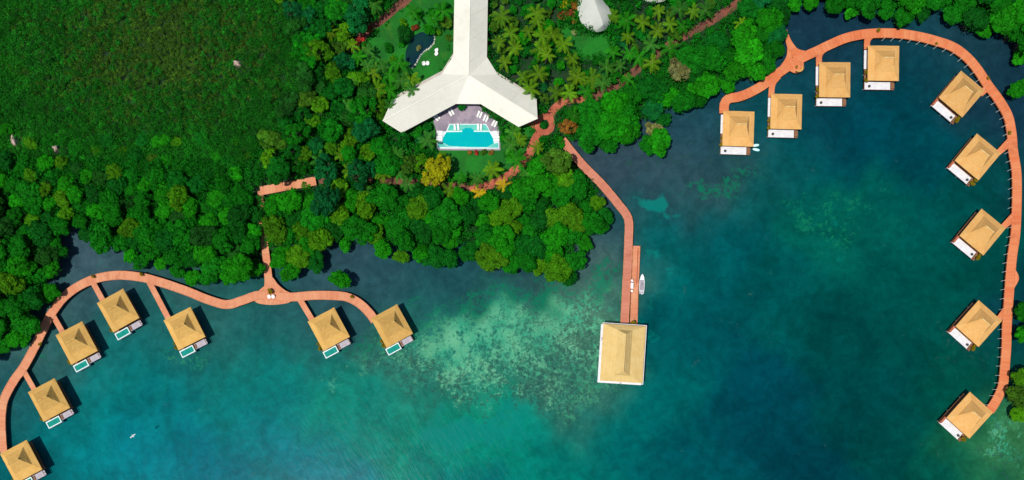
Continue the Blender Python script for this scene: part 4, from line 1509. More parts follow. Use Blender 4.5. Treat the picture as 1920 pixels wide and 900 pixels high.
def bird(px, py, rz, k, label):
    """one continuous body: spindle with neck, beak, tail and two swept wings"""
    m = MB()
    prof = [(-.62, .02, .16), (-.45, .03, .13), (-.3, .07, .07), (-.1, .11, .11), (.1, .12, .12), (.28, .09, .09), (.42, .05, .05), (.52, .055, .055), (.6, .05, .05), (.66, .02, .02), (.78, .004, .004)]
    n = 10
    vs, fs = [], []
    for y, rz_, rx in prof:
        for j in range(n):
            a = 2 * PI * j / n
            vs.append((rx * math.cos(a), y, rz_ * math.sin(a)))
    for i in range(len(prof) - 1):
        for j in range(n):
            q = (i * n + j, i * n + (j + 1) % n, (i + 1) * n + (j + 1) % n, (i + 1) * n + j)
            if i == 3 and j in (0, 4):      # the wing roots grow out of these two faces
                continue
            fs.append(q)
    fs.append(tuple(range(n - 1, -1, -1)))
    fs.append(tuple((len(prof) - 1) * n + j for j in range(n)))
    for j in (0, 4):
        root = [3 * n + j, 3 * n + (j + 1) % n, 4 * n + (j + 1) % n, 4 * n + j]
        sgn = 1 if j == 0 else -1
        prev = root
        cx = [(.45, .06, .16, -.22, .02), (.85, .14, .12, -.2, .015), (1.15, .1, .0, -.26, .008)]
        for (xx, zz, yl, yt, th) in cx:
            b = len(vs)
            vs += [(sgn * xx, yt, zz - th), (sgn * xx, yt, zz + th), (sgn * xx, yl, zz + th), (sgn * xx, yl, zz - th)]
            new = [b, b + 1, b + 2, b + 3] if sgn > 0 else [b + 1, b, b + 3, b + 2]
            for q in range(4):
                fs.append((prev[q], prev[(q + 1) % 4], new[(q + 1) % 4], new[q]))
            prev = new
        fs.append(tuple(prev))
    m.v, m.f = vs, fs
    import bmesh
    me = m.mesh('bird', 'feather', True)
    bm = bmesh.new()
    bm.from_mesh(me)
    bmesh.ops.recalc_face_normals(bm, faces=bm.faces)
    bm.to_mesh(me)
    bm.free()
    o = link('bird', me)
    o.location = W(px, py, bz)
    o.rotation_euler = (0, R(6), rz)
    o.scale = (k, k, k)
    tag(o, label, 'bird')


bird(249, 817, R(38), .8, 'white bird with spread wings flying over the blue water at lower left')

# ------------------------------------------------------------------ rocks and driftwood
import bmesh


def rock(px, py, sx, sy, sz, rz, label, mat='rock'):
    bm = bmesh.new()
    bmesh.ops.create_icosphere(bm, subdivisions=3, radius=1)
    g = random.Random(int(px))
    ph = [g.uniform(0, 6) for _ in range(6)]
    for v in bm.verts:
        k = 1 + .16 * math.sin(3 * v.co.x + ph[0]) * math.sin(4 * v.co.y + ph[1]) + .1 * math.sin(7 * v.co.z + 5 * v.co.x + ph[2]) + g.uniform(-.05, .05)
        v.co = Vector((v.co.x * sx * k, v.co.y * sy * k, v.co.z * sz * k))
    me = bpy.data.meshes.new('rock')
    bm.to_mesh(me)
    bm.free()
    me.materials.append(M[mat])
    o = link('rock', me)
    o.location = (*W(px, py, 1.2)[:2], 1.0)
    o.rotation_euler.z = R(rz)
    tag(o, label, 'rock', 'pale rocks in the scrub')


rock(29, 265, .8, 2.5, 1.9, 18, 'tall pinkish rock sticking out of the scrub at the far left')
rock(108, 280, .8, 1.1, 2.2, -20, 'smaller pale rock in the scrub right of the tall pinkish one')
rock(446, 120, 1.3, .8, 2.0, -10, 'white and brown rock alone in the upper middle of the dark scrub')
# driftwood beside the red walkway
m = MB()
m.tube([(-2.2, -.3, .3), (-.8, -.1, .45), (.6, .15, .5), (2.0, .5, .35)], [.14, .17, .14, .06])
m.tube([(.3, .1, .5), (1.0, .9, .7), (1.3, 1.5, .6)], [.1, .08, .03])
m.tube([(1.2, .3, .45), (2.1, -.2, .6)], [.08, .03])
o = m.build('driftwood', 'driftwood')
o.location = (*W(545, 337, .9)[:2], 1.6)
o.rotation_euler.z = R(14)
tag(o, 'bleached forked log lying along the upper edge of the red walkway', 'driftwood')
m = MB()
m.tube([(-1.4, 0, .3), (0, .2, .5), (1.2, .1, .3)], [.12, .14, .05])
m.tube([(0, .2, .5), (.5, .9, .6)], [.09, .03])
o = m.build('driftwood', 'driftwood')
o.location = (*W(562, 325, .9)[:2], 1.5)
o.rotation_euler.z = R(30)
tag(o, 'small bleached branch up the slope from the forked log', 'driftwood')
pud = [(519, 322), (530, 324), (536, 333), (530, 341), (521, 338), (517, 330)]
tag(MB().sheet(sm(pud, .4), GROUND_Z + .012).build('puddle', 'pond'), kind='structure')
# ================================================================== VEGETATION
# ---- prototypes of broad-leaved crowns (unit: 3 m radius)
CROWN = []
for s in range(10):
    V, T, H = crown_arrays(100 + s, 3.0, 3.6, 1.5, 17 + s % 5, .29, 150, .29)
    CROWN.append((leaf_mesh('crown', V, T, H, 'leaf'), trunk_mesh('trunk', 3.3, .2, 5, s, 2.0, roots=7)))
FOREST = []
for s in range(6):
    V, T, H = crown_arrays(200 + s, 3.0, 4.6, 1.2, 22, .22, 110, .26, spread=.84, tintv=.2)
    FOREST.append((leaf_mesh('crown', V, T, H, 'leaf'), trunk_mesh('trunk', 4.4, .22, 6, 40 + s, 2.2)))
DENSE = []
for s in range(2):
    V, T, H = crown_arrays(300 + s, 3.0, 4.4, 2.0, 34, .17, 90, .22, spread=.88, tintv=.1)
    DENSE.append((leaf_mesh('crown', V, T, H, 'leaf_plain'), trunk_mesh('trunk', 4.2, .25, 6, 60 + s, 2.2)))
SHRUB = []
for s in range(4):
    V, T, H = crown_arrays(400 + s, 1.0, .55, .35, 8, .36, 70, .15)
    SHRUB.append(leaf_mesh('foliage', V, T, H, 'leaf'))
BLOOM = []
for s in range(2):
    V, T, H = crown_arrays(420 + s, 1.0, .55, .35, 9, .34, 70, .14, tintv=.25)
    BLOOM.append(leaf_mesh('foliage', V, T, H, 'flower'))


def palm_mesh(seed, n=14, Lf=4.0):
    g = np.random.default_rng(seed)
    Vs, T, H = [], [], []
    for i in range(n):
        a = 2 * PI * i / n * 2.4 + g.uniform(-.25, .25)
        l = Lf * g.uniform(.75, 1.08)
        el = g.uniform(.15, .95)           # how steeply the frond leaves the crown
        drop = g.uniform(.55, 1.0)
        m = 17
        t = np.linspace(.04, 1, m)
        rad = l * (t - .12 * t ** 3) * math.cos(el * .6)
        zz = l * (math.sin(el) * t * .75 - drop * .62 * t ** 2.2)
        d = np.array([math.cos(a), math.sin(a)])
        s_ = np.array([-d[1], d[0]])
        C = np.stack([rad * d[0], rad * d[1], zz], axis=1)
        # rachis
        for k in range(m - 1):
            w = .05 * (1 - t[k] * .7)
            A, Bq = C[k], C[k + 1]
            sv = np.array([s_[0], s_[1], 0]) * w
            Vs.append(np.array([A - sv, A + sv, Bq + sv, Bq - sv]))
            T.append(1.15)
            H.append(.8)
        tb = g.normal(1.0, .2)
        hb = np.clip(g.normal(.35, .3), 0, 1)
        for k in range(1, m):
            ll = (.62 * math.sin(PI * min(1, t[k] * .9 + .12)) ** .7 + .12) * l / Lf
            for sg in (1, -1):
                fw = .42
                dirv = np.array([s_[0] * sg + d[0] * fw, s_[1] * sg + d[1] * fw, -.42 + g.uniform(-.2, .15)])
                dirv = dirv / np.linalg.norm(dirv) * ll
                wv = np.array([d[0], d[1], -.1]) * .075
                A = C[k]
                Vs.append(np.array([A - wv, A + wv, A + dirv + wv * .35, A + dirv - wv * .35]))
                T.append(tb * g.normal(1, .14))
                H.append(np.clip(hb + g.normal(0, .12), 0, 1))
    return leaf_mesh('crown', np.concatenate(Vs), np.array(T), np.array(H), 'frond')


PALM = [palm_mesh(500 + s) for s in range(6)]
PTRUNK = []
for s in range(4):
    g = random.Random(s)
    m = MB()
    bx, by = g.uniform(-.7, .7), g.uniform(-.7, .7)
    m.tube([(bx, by, -6.2), (bx * .8, by * .8, -5.0), (bx * .35, by * .35, -2.6), (0, 0, .05)], [.24, .17, .14, .12], 7)
    PTRUNK.append(m.mesh('trunk', 'palm_bark', True))

# ---- where nothing may grow
KEEP_OUT = [POND, HALL, POOLDECK]
OPEN = [LAWN_HALL, LAWN_POOL, LAWN_SHELL]
LINES = [(PATH_NE[:6], 7), (PATH_SW, 8), (PATH_RING, 9), (PATH_NW, 9), (PATH_SHADE[:5], 8), (WALK_LAND, 13), ([(490, 398), (493, 430), (495, 466)], 4), ([(507, 552), (504, 530), (500, 500), (494, 470)], 15), (PIER, 12), (WALK_L, 12), (WALK_R, 13)]


def blocked(p, r, lawns=True):
    for pl in KEEP_OUT:
        if inside(p, pl) or edge_dist(p, pl) < r * .8:
            return True
    if lawns:
        for pl in OPEN:
            if inside(p, pl):
                return True
    for pts, w in LINES:
        if line_dist(p, pts) < w + r * (.85 if pts in (WALK_L, WALK_R, PIER) else .55):
            return True
    for c, rr in (((1116, 24), 36), ((1226, -30), 36), ((1021, 233), 22), ((29, 265), 14), ((108, 280), 9), ((446, 120), 9)):
        if math.hypot(p[0] - c[0], p[1] - c[1]) < rr + r * .5:
            return True
    return False


# visible colours of the crowns: word -> base colour (linear)
TC = {
    'bright green': lin(24, 132, 14, K), 'mid-green': lin(14, 112, 18, K), 'deep green': lin(8, 94, 24, K), 'yellow-green': lin(58, 128, 14, K),
    'blue-green': lin(8, 96, 48, K), 'olive': lin(52, 104, 26, K), 'dull dark green': lin(22, 86, 26, K), 'golden yellow': lin(132, 150, 16, K),
    'rust-red': lin(120, 72, 44, K), 'orange-brown': lin(140, 112, 50, K), 'pale grey-green': lin(104, 126, 84, K)}
TREES = []     # (px, py, radius m, colour word, kind word, object)


def jit(c, s=.14):
    k = rnd.gauss(1, s)
    return (max(.002, c[0] * k * rnd.uniform(.9, 1.12)), max(.004, c[1] * k), max(.001, c[2] * k * rnd.uniform(.85, 1.2)), 1)


def put_tree(px, py, rad, word, kind, lib, base=None, label=None, hz=1.0, cat='tree', name=None):
    cm, tm = lib[rnd.randrange(len(lib))]
    s = rad / 3.0
    ztop = 4.6 * s * hz
    x, y, _ = W(px, py, ztop + GROUND_Z)
    land = is_land(px, py)
    zb = GROUND_Z if land else 0.0
    nm = name or {'mangrove': 'mangrove_tree', 'forest': 'broadleaf_tree'}.get(kind, 'broadleaf_tree')
    root = empty(nm, (x, y, zb), rnd.uniform(0, 2 * PI))
    root.scale = (s * rnd.uniform(.93, 1.07), s * rnd.uniform(.93, 1.07), s * hz * rnd.uniform(.85, 1.15))
    cr = link('crown', cm, root)
    cr.color = jit(TC[word])
    link('trunk', tm, root)
    root['category'] = cat
    TREES.append([px, py, rad, word, kind, root, label])
    return root


LAND_PX = LANDLINE + [(2200, 300), (2200, -400), (-400, -400), (-400, 640)]
CANOPY = SHORE + [(2100, 140), (2100, -60), (-60, -60)]


def is_land(px, py):
    return inside((px, py), LAND_PX)


# ---- palms, each where it stands
C4 = [(25, 110), (100, 185), (40, 260), (205, 310), (75, 290), (30, 390), (230, 405), (120, 490), (275, 480), (385, 355), (620, 235), (720, 255), (625, 335), (555, 305), (500, 420),
      (575, 120), (655, 165), (490, 110), (500, 190), (785, 140), (840, 60), (905, 55), (215, 610), (1095, 125), (770, 50), (420, 280), (365, 440), (190, 490), (660, 60), (720, 130), (310, 420), (460, 350), (160, 230)]
C3 = [(1035, 110), (915, 255), (860, 330), (955, 410), (1035, 390), (1050, 260), (1105, 180), (1130, 490), (365, 425), (305, 335), (255, 475), (170, 380), (60, 420), (285, 820), (455, 740),
      (140, 270), (90, 300), (100, 30), (1060, 190), (90, 850), (190, 470), (260, 560), (150, 480), (60, 240), (1000, 470)]
PALMS = [(1000 + x / 2.812, y / 2.812) for x, y in C4] + [(640 + x / 2.812, y / 2.812) for x, y in C3]
PALMS += [(742, 290), (746, 324), (766, 346), (718, 322), (680, 312), (684, 356), (862, 334), (894, 336), (898, 362), (946, 347), (988, 325), (842, 358), (800, 262), (619, 59), (694, 95), (697, 139), (672, 18), (700, 8), (650, 200), (1078, 216),
          (702, 98), (716, 124), (731, 142), (690, 122), (752, 152), (771, 168), (812, 34), (742, 112), (830, 22), (776, 24), (962, 250), (958, 272), (832, 296), (924, 318), (972, 262), (1008, 276), (968, 300),
          (940, 30), (958, 62), (936, 80), (990, 60), (1005, 24), (968, 100), (1150, 30), (1190, 40), (1100, 150), (1140, 130), (1180, 100),
          (600, 300), (640, 290), (655, 320), (632, 262), (585, 300)]
pal = []
for p in PALMS:
    if all(math.hypot(p[0] - q[0], p[1] - q[1]) > 15 for q in pal):
        pal.append(p)
PALMS = pal
PW = {'yellow-green': lin(76, 134, 24, K), 'bright green': lin(30, 124, 22, K), 'grey-green': lin(46, 122, 44, K), 'golden': lin(156, 160, 34, K)}
for px, py in PALMS:
    bright = (py < 200 and px > 900 and px < 1080)
    word = 'yellow-green' if bright else rnd.choice(['bright green', 'grey-green', 'yellow-green'])
    if (px, py) in ((946, 347), (898, 362)):
        word = 'golden'
    h = rnd.uniform(4.2, 6.0)
    x, y, _ = W(px, py, h + GROUND_Z)
    r = empty('palm_tree', (x, y, GROUND_Z), rnd.uniform(0, 6.28))
    s = rnd.uniform(.72, 1.08)
    cr = link('crown', PALM[rnd.randrange(6)], r)
    cr.location = (0, 0, h)
    cr.scale = (s, s, s)
    cr.color = jit(PW[word], .12)
    tk = link('trunk', PTRUNK[rnd.randrange(4)], r)
    tk.location = (0, 0, h)
    r['category'] = 'palm'
    TREES.append([px, py, 3.4 * s, word, 'palm', r, None])

# ---- trees of note
put_tree(817, 318, 4.6, 'golden yellow', 'forest', DENSE, label='round golden yellow tree below the swimming pool')
put_tree(790, 308, 3.2, 'yellow-green', 'forest', FOREST, label='yellow-green tree leaning against the golden yellow tree')
put_tree(612, 377, 4.9, 'blue-green', 'forest', DENSE, label='broad smooth round blue-green crown below the end of the red walkway')
put_tree(637, 523, 2.9, 'bright green', 'mangrove', CROWN, label='lone little mangrove standing in the water right of the junction deck')
put_tree(1236, 264, 3.6, 'bright green', 'mangrove', CROWN, label='bright green mangrove islet left of the villa with the cyan boards')
put_tree(1216, 270, 2.6, 'mid-green', 'mangrove', CROWN, label='smaller mangrove on the left side of the bright green islet')
put_tree(1228, 242, 2.8, 'pale grey-green', 'mangrove', FOREST, label='thin grey-green mangrove just above the bright green islet')
put_tree(1914, 165, 3.0, 'bright green', 'mangrove', CROWN, label='single mangrove at the right frame edge beside the upper boardwalk bend')
put_tree(1926, 585, 3.2, 'mid-green', 'mangrove', CROWN, label='upper one of two mangroves at the right frame edge by the viewing bay')
put_tree(1927, 625, 3.2, 'bright green', 'mangrove', CROWN, label='lower one of two mangroves at the right frame edge by the viewing bay')
put_tree(1921, 708, 3.3, 'yellow-green', 'mangrove', CROWN, label='yellow-green mangrove highest in the lower right corner clump')
put_tree(1919, 746, 3.5, 'olive', 'mangrove', CROWN, label='olive mangrove in the middle of the lower right corner clump')
put_tree(1915, 777, 2.6, 'yellow-green', 'mangrove', CROWN, label='yellow-green mangrove lowest in the lower right corner clump')
put_tree(1066, 240, 2.6, 'orange-brown', 'forest', FOREST, label='orange-brown leaved tree right of the ring path')
put_tree(1048, 264, 1.9, 'bright green', 'forest', FOREST, label='small bright green bush below the ring path', hz=.6)
put_tree(1012, 100, 2.3, 'bright green', 'forest', DENSE, hz=.8, label='small round bright green tree among the palms right of the hall')
put_tree(586, 226, 2.2, 'yellow-green', 'forest', FOREST, label='slim yellow-green tree in the dark woods left of the hall')
put_tree(574, 290, 2.6, 'yellow-green', 'forest', FOREST, label='yellow-green tree at the edge of the dark woods above the red walkway')
put_tree(1272, 135, 3.6, 'pale grey-green', 'forest', FOREST, label='half bare grey-green tree beside the brown path')
put_tree(1040, 305, 4.6, 'olive', 'forest', FOREST, label='wide olive tree left of the upper pier')
put_tree(804, 56, 1.9, 'bright green', 'forest', DENSE, hz=.7, label='light green round bush at the top of the pond')
put_tree(836, 40, 2.3, 'olive', 'forest', FOREST, hz=.7, label='olive bush against the left side of the hall neck')
put_tree(757, 62, 2.6, 'deep green', 'forest', FOREST, hz=.8, label='deep green tree at the upper left of the pond')
put_tree(672, 150, 3.0, 'yellow-green', 'forest', FOREST, label='yellow-green tree at the left edge of the hall lawn')
put_tree(866, 199, 1.5, 'deep green', 'forest', DENSE, hz=.6, label='deep green round bush tucked under the hall at the pool terrace')
put_tree(1080, 10, 2.0, 'orange-brown', 'forest', FOREST, hz=.6, label='orange-brown bush touching the white teardrop roof')
put_tree(1062, 6, 2.0, 'golden yellow', 'forest', FOREST, hz=.6, label='yellow-brown bush left of the white teardrop roof')
put_tree(1060, 26, 2.2, 'rust-red', 'forest', FOREST, hz=.6, label='rust-red bush left of the white teardrop roof')
put_tree(1076, 32, 1.6, 'rust-red', 'forest', FOREST, hz=.6, label='smaller rust-red bush against the white teardrop roof')
put_tree(884, 283, .001, 'rust-red', 'forest', FOREST) if False else None


def scatter(poly, spacing, rmin, rmax, words, kind, lib, hz=1.0, edge=.74, lawns=True, sizefn=None, limit=999):
    x0, x1 = min(p[0] for p in poly), max(p[0] for p in poly)
    y0, y1 = min(p[1] for p in poly), max(p[1] for p in poly)
    n = 0
    tries = int((x1 - x0) * (y1 - y0) / spacing ** 2 * 40)
    for _ in range(tries):
        if n >= limit:
            break
        px, py = rnd.uniform(x0, x1), rnd.uniform(y0, y1)
        if not inside((px, py), poly):
            continue
        if px < -26 or px > 1946 or py < -26:
            continue
        rad = rnd.uniform(rmin, rmax)
        if sizefn:
            rad *= sizefn(px, py)
        rp = rad / M_PER_PX
        ed = edge_dist((px, py), SHORE)
        if not inside((px, py), CANOPY) or ed < rp * edge:
            # let a smaller one stand right at the water
            rad = max(2.2, ed * M_PER_PX / edge * .97)
            if rad > rmax or not inside((px, py), CANOPY) or ed < 10:
                continue
            rp = rad / M_PER_PX
        if blocked((px, py), rp, lawns):
            continue
        ok = True
        for t in TREES:
            need = spacing * (.5 + .25 * (rad + t[2]) / ((rmin + rmax) / 2)) if t[4] != 'palm' else max(14, rp * .75)
            if abs(t[0] - px) < need and abs(t[1] - py) < need and math.hypot(t[0] - px, t[1] - py) < need:
                ok = False
                break
        if not ok:
            continue
        w = words[rnd.randrange(len(words))]
        put_tree(px, py, rad, w, kind, lib, hz=hz)
        n += 1
    return n


LW = ['bright green', 'mid-green', 'mid-green', 'deep green', 'bright green', 'mid-green', 'yellow-green', 'bright green', 'dull dark green', 'mid-green']
DW = ['deep green', 'dull dark green', 'deep green', 'olive', 'mid-green', 'blue-green', 'mid-green', 'yellow-green']
Z_LEFT = [(-40, 296), (80, 300), (160, 312), (300, 330), (400, 340), (470, 366), (491, 372), (491, 455), (488, 530), (435, 556), (380, 548), (330, 522), (290, 500), (262, 508), (200, 474),
          (126, 432), (118, 500), (98, 565), (60, 645), (-40, 690)]
Z_MID = [(492, 368), (590, 352), (700, 352), (840, 368), (930, 372), (1000, 345), (1012, 290), (1050, 280), (1090, 330), (1150, 380), (1158, 405), (1105, 465), (1105, 492), (1060, 542), (1018, 518),
         (900, 508), (760, 497), (700, 478), (605, 492), (560, 522), (514, 524), (512, 470), (493, 450)]
Z_EAST = [(1090, 190), (1180, 178), (1260, 140), (1330, 80), (1400, 20), (1440, -30), (1490, -30), (1484, 30), (1480, 95), (1453, 125), (1400, 165), (1310, 202), (1215, 252), (1140, 294), (1095, 290), (1070, 262), (1086, 230)]
Z_TOP = [(1484, -30), (1960, -30), (1960, 150), (1903, 112), (1898, 74), (1834, 62), (1771, 28), (1723, 47), (1671, 38), (1613, 39), (1551, 20), (1503, 14), (1484, 24)]
Z_WOOD = [(470, -30), (700, -30), (660, 60), (640, 110), (700, 165), (745, 215), (760, 285), (790, 335), (700, 332), (610, 330), (560, 330), (480, 346), (420, 330), (400, 310), (500, 240), (552, 160), (560, 70), (520, -30)]
Z_FRINGE = [(-30, 235), (120, 262), (300, 262), (430, 255), (480, 250), (470, 330), (400, 322), (300, 310), (160, 295), (-30, 285)]
Z_GROVE = [(920, -30), (1050, -30), (1045, 60), (1060, 110), (1160, 100), (1160, 60), (1200, 10), (1380, -20), (1260, 75), (1130, 165), (1030, 200), (1010, 190), (935, 135), (920, 100)]
scatter(Z_TOP, 30, 3.0, 4.5, ['mid-green', 'bright green', 'mid-green', 'deep green', 'bright green'], 'mangrove', CROWN)
scatter(Z_EAST, 30, 3.0, 4.8, ['mid-green', 'bright green', 'bright green', 'deep green', 'mid-green', 'blue-green'], 'mangrove', CROWN)
scatter(Z_MID, 28, 2.8, 4.7, ['mid-green', 'bright green', 'mid-green', 'deep green', 'bright green', 'deep green', 'yellow-green'], 'mangrove', CROWN)
scatter(Z_LEFT, 26, 2.5, 4.0, LW, 'mangrove', CROWN, sizefn=lambda x, y: .72 + .34 * min(1, max(0, (y - 300) / 160)))
scatter(Z_FRINGE, 27, 1.5, 2.4, ['mid-green', 'bright green', 'deep green', 'yellow-green', 'olive'], 'mangrove', CROWN, hz=.8, limit=34)
scatter(Z_WOOD, 28, 2.6, 4.5, DW, 'forest', FOREST)
scatter(Z_GROVE, 22, 1.3, 2.5, ['deep green', 'blue-green', 'mid-green', 'olive', 'bright green', 'mid-green'], 'forest', FOREST, hz=.7, limit=52)
scatter(LAWN_WINGS, 16, 1.2, 2.0, ['deep green', 'mid-green', 'blue-green'], 'forest', FOREST, hz=.6, lawns=False, limit=16)

# ---- low planting: flower beds and bushes, one by one
BEDS = [(676, 76, 1.3, 'rust-red', 'crimson flowering bush on the upper side of the path left of the hall lawn'), (663, 84, 1.1, 'rust-red', 'crimson flowering bush at the lower end of the path left of the hall lawn'),
        (692, 55, 1.1, 'rust-red', 'crimson flowering bush where the top left path bends'), (684, 88, 1.0, 'orange-brown', 'orange flowering bush on the lower side of the path left of the hall lawn'),
        (880, 285, .8, 'orange-brown', 'orange-brown bush in the bed below the pool, left end'), (893, 286, .8, 'rust-red', 'red flowering bush in the middle of the bed below the pool'),
        (908, 286, .9, 'olive', 'olive brown bush in the bed below the pool, right of the red one'), (920, 286, .8, 'orange-brown', 'orange-brown bush in the bed below the pool, right end'),
        (1021, 234, 1.5, 'deep green', 'deep green bush inside the ring path'), (778, 52, 1.1, 'rust-red', 'reddish bush above the pond'), (1018, 262, 1.2, 'mid-green', 'mid-green bush left of the path under the ring'),
        (989, 310, 1.3, 'deep green', 'dark bush overhanging the narrow spot of the red path'), (945, 262, 1.4, 'bright green', 'bright green bush right of the swimming pool'),
        (952, 290, 1.6, 'bright green', 'bright green bush on the lawn between pool and red path'), (935, 312, 1.4, 'mid-green', 'mid-green bush on the lawn above the golden palm'),
        (574, 347, 1.3, 'yellow-green', 'yellow-green bush leaning over the right end of the red walkway'), (548, 356, 1.1, 'mid-green', 'mid-green bush on the lower edge of the red walkway'),
        (728, 92, 1.4, 'mid-green', 'mid-green bush in the middle of the hall lawn'), (738, 112, 1.2, 'yellow-green', 'yellow-green bush on the hall lawn left of the pond'),
        (716, 122, 1.5, 'deep green', 'deep green bush at the lower left of the hall lawn'), (752, 84, 1.2, 'bright green', 'bright green bush touching the left pond shore'),
        (748, 124, 1.3, 'olive', 'olive bush below the left end of the pond'), (820, 60, 1.3, 'yellow-green', 'yellow-green bush at the upper right of the pond'),
        (842, 70, 1.1, 'olive', 'olive bush at the hall wall beside the upper tub chairs'), (838, 16, 1.4, 'deep green', 'deep green bush at the hall neck near the top of the photo'),
        (812, 22, 1.5, 'mid-green', 'mid-green bush on the upper hall lawn'), (784, 30, 1.3, 'bright green', 'bright green bush on the upper hall lawn above the reddish bush'),
        (757, 42, 1.2, 'yellow-green', 'yellow-green bush on the upper left hall lawn'), (786, 90, .8, 'pale grey-green', 'pale water plant standing in the middle of the pond'),
        (1077, 60, 1.1, 'pale grey-green', 'pale pinkish bush at the foot of the white teardrop roof')]
for px, py, r_, w, lb in BEDS:
    o = link('bush', (BLOOM if w == 'rust-red' else SHRUB)[rnd.randrange(2)])
    o.location = (*W(px, py, 1.0)[:2], GROUND_Z)
    o.rotation_euler.z = rnd.uniform(0, 6)
    o.scale = (r_, r_, r_ * rnd.uniform(.8, 1.1))
    o.color = (*lin(150, 62, 58, K), 1) if lb.startswith(('crimson', 'red fl')) else jit(TC[w], .1)
    tag(o, lb, 'bush', 'bushes in the garden beds')

# ---- potted plants on boardwalks and villa decks
pot = empty('potted_plant', (0, 0, 0))
MB().cyl(0, 0, 0, .42, .26, .36, 10).build('pot', 'pot', pot)
fo = link('foliage', SHRUB[1], pot)
fo.location = (0, 0, .35)
fo.scale = (.62, .62, .8)
fo.color = (*lin(128, 128, 20, K), 1)
POTS = [(507, 547.5, 1.25, 'olive potted plant behind the two chairs on the junction deck'), (175, 518, .8, 'olive potted plant at the first jetty of the salmon boardwalk bend'),
        (266, 514, .85, 'olive potted plant at the top of the salmon boardwalk where the longest jetty leaves'), (75, 645, .8, 'olive potted plant on the edge of the salmon boardwalk between two jetties'),
        (660, 556, .8, 'olive potted plant on the right-hand bend of the salmon boardwalk'), (1187, 607, 1.3, 'olive potted plant where the landing stage meets the pier house'),
        (1646, 57, .9, 'green potted plant at the top of the orange boardwalk'), (1756, 81, .6, 'small dark potted plant on the upper right of the orange boardwalk'),
        (1893, 249, .8, 'olive potted plant on the right-hand side of the orange boardwalk above a jetty'), (1853, 146, .7, 'green potted plant on the outer edge of the upper boardwalk bend'),
        (1494, 125, .6, 'brownish potted plant on the bench bay of the orange boardwalk')]
first = True
for px, py, s, lb in POTS:
    o = pot if first else copy_tree(pot)
    first = False
    o.location = (*W(px, py, DECK_Z + .5)[:2], DECK_Z)
    o.scale = (s, s, s)
    o.rotation_euler.z = rnd.uniform(0, 6)
    tag(o, lb, 'potted plant', 'potted plants on the boardwalks')
NAMES_L = ['the cut-off corner villa', 'the villa above the corner villa', 'the third salmon boardwalk villa', 'the villa under the salmon bend', 'the longest jetty villa', 'the villa right of the junction deck', 'the right-hand end villa']
for k, (x, y, a, t) in enumerate(VPOS):
    if t == 'L':
        spots = [(-5.15, -3.7, 1.2), (-5.1, -2.3, .9)]
        nm = NAMES_L[k]
        side = ('front', 'back')
    else:
        j = k - 7
        spots = [(-4.45, -4.6, 1.1), (-4.5, -2.4, .95)] if j < 4 else [(4.3, -6.4, 1.1), (4.5, -4.9, .9)]
        nm = SHORT_R[j]
        side = ('terrace', 'path') if j < 4 else ('outer', 'inner')
    for (lx, ly, s), sd in zip(spots, side):
        o = copy_tree(pot)
        o.location = (x + lx * math.cos(a) - ly * math.sin(a), y + lx * math.sin(a) + ly * math.cos(a), 1.6 if t == 'L' else 1.8)
        o.scale = (s, s, s * 1.2)
        o.rotation_euler.z = rnd.uniform(0, 6)
        tag(o, f'olive potted plant, {sd} one of the pair beside {nm}', 'potted plant', 'potted plants beside the villas')
# each left villa carries a ledge for its plants (part of the villa)
for o in [q for q in COL.objects if q.name.startswith('villa') and q.parent is None]:
    if 'plunge' in o['label']:
        link('plant_ledge', bpy.data.meshes.get('plant_ledge') or MB().box(-5.6, -4.52, -4.6, -1.6, 1.45, 1.6).mesh('plant_ledge', 'timber'), o)

# ---- low scrub over the inland mangrove flat, and undergrowth between the trees: uncountable
def clump_field(name, pts_px, rfun, zfun, per, leaf, col, mat='leaf', huef=None, tintf=None):
    Vs, T, H = [], [], []
    for (px, py) in pts_px:
        r = rfun(px, py)
        zb = zfun(px, py)
        x, y, _ = W(px, py, zb)
        d = dirs(per, -.1, rng)
        P = d * np.array([r, r, r * .75]) * rng.uniform(.55, 1.05, (per, 1)) + np.array([x, y, zb])
        Vs.append(leaf_arrays(P, d + np.array([0, 0, .5]), leaf * rng.uniform(.6, 1.3, per), .55))
        tb = rng.normal(1, .2) * (tintf(px, py) if tintf else 1)
        T.append(rng.normal(tb, .22 * tb, per))
        h = huef(px, py) if huef else .3
        H.append(np.clip(rng.normal(rng.uniform(h - .25, h + .3), .15, per), 0, 1))
    o = link(name, leaf_mesh(name, np.concatenate(Vs), np.concatenate(T), np.concatenate(H), mat))
    o.color = (*col, 1)
    tag(o, kind='stuff')
    return o


def jgrid(poly, sp, test=None):
    x0, x1 = min(p[0] for p in poly), max(p[0] for p in poly)
    y0, y1 = min(p[1] for p in poly), max(p[1] for p in poly)
    out = []
    y = y0
    while y < y1:
        x = x0
        while x < x1:
            p = (x + rnd.uniform(-.6, .6) * sp, y + rnd.uniform(-.6, .6) * sp)
            if -45 < p[0] < 1965 and -45 < p[1] < 945 and inside(p, poly) and (test is None or test(p)):
                out.append(p)
            x += sp
        y += sp
    return out


Z_SCRUB = [(-46, -46), (556, -46), (590, 40), (575, 150), (540, 220), (470, 290), (440, 330), (300, 338), (160, 326), (-46, 308)]
sp_pts = jgrid(Z_SCRUB, 5.2)


def deep(px, py):     # 0 at the rim of the flat, 1 in its middle
    return max(0, min(1, 1 - math.hypot((px - 290) / 300, (py - 90) / 200)))


def fld(x, y):
    return (math.sin(x * .041 + 1.7 * math.sin(y * .023)) + math.sin(y * .057 + 1.3 * math.sin(x * .031 + 2)) + .7 * math.sin((x + y) * .11)) / 2.7


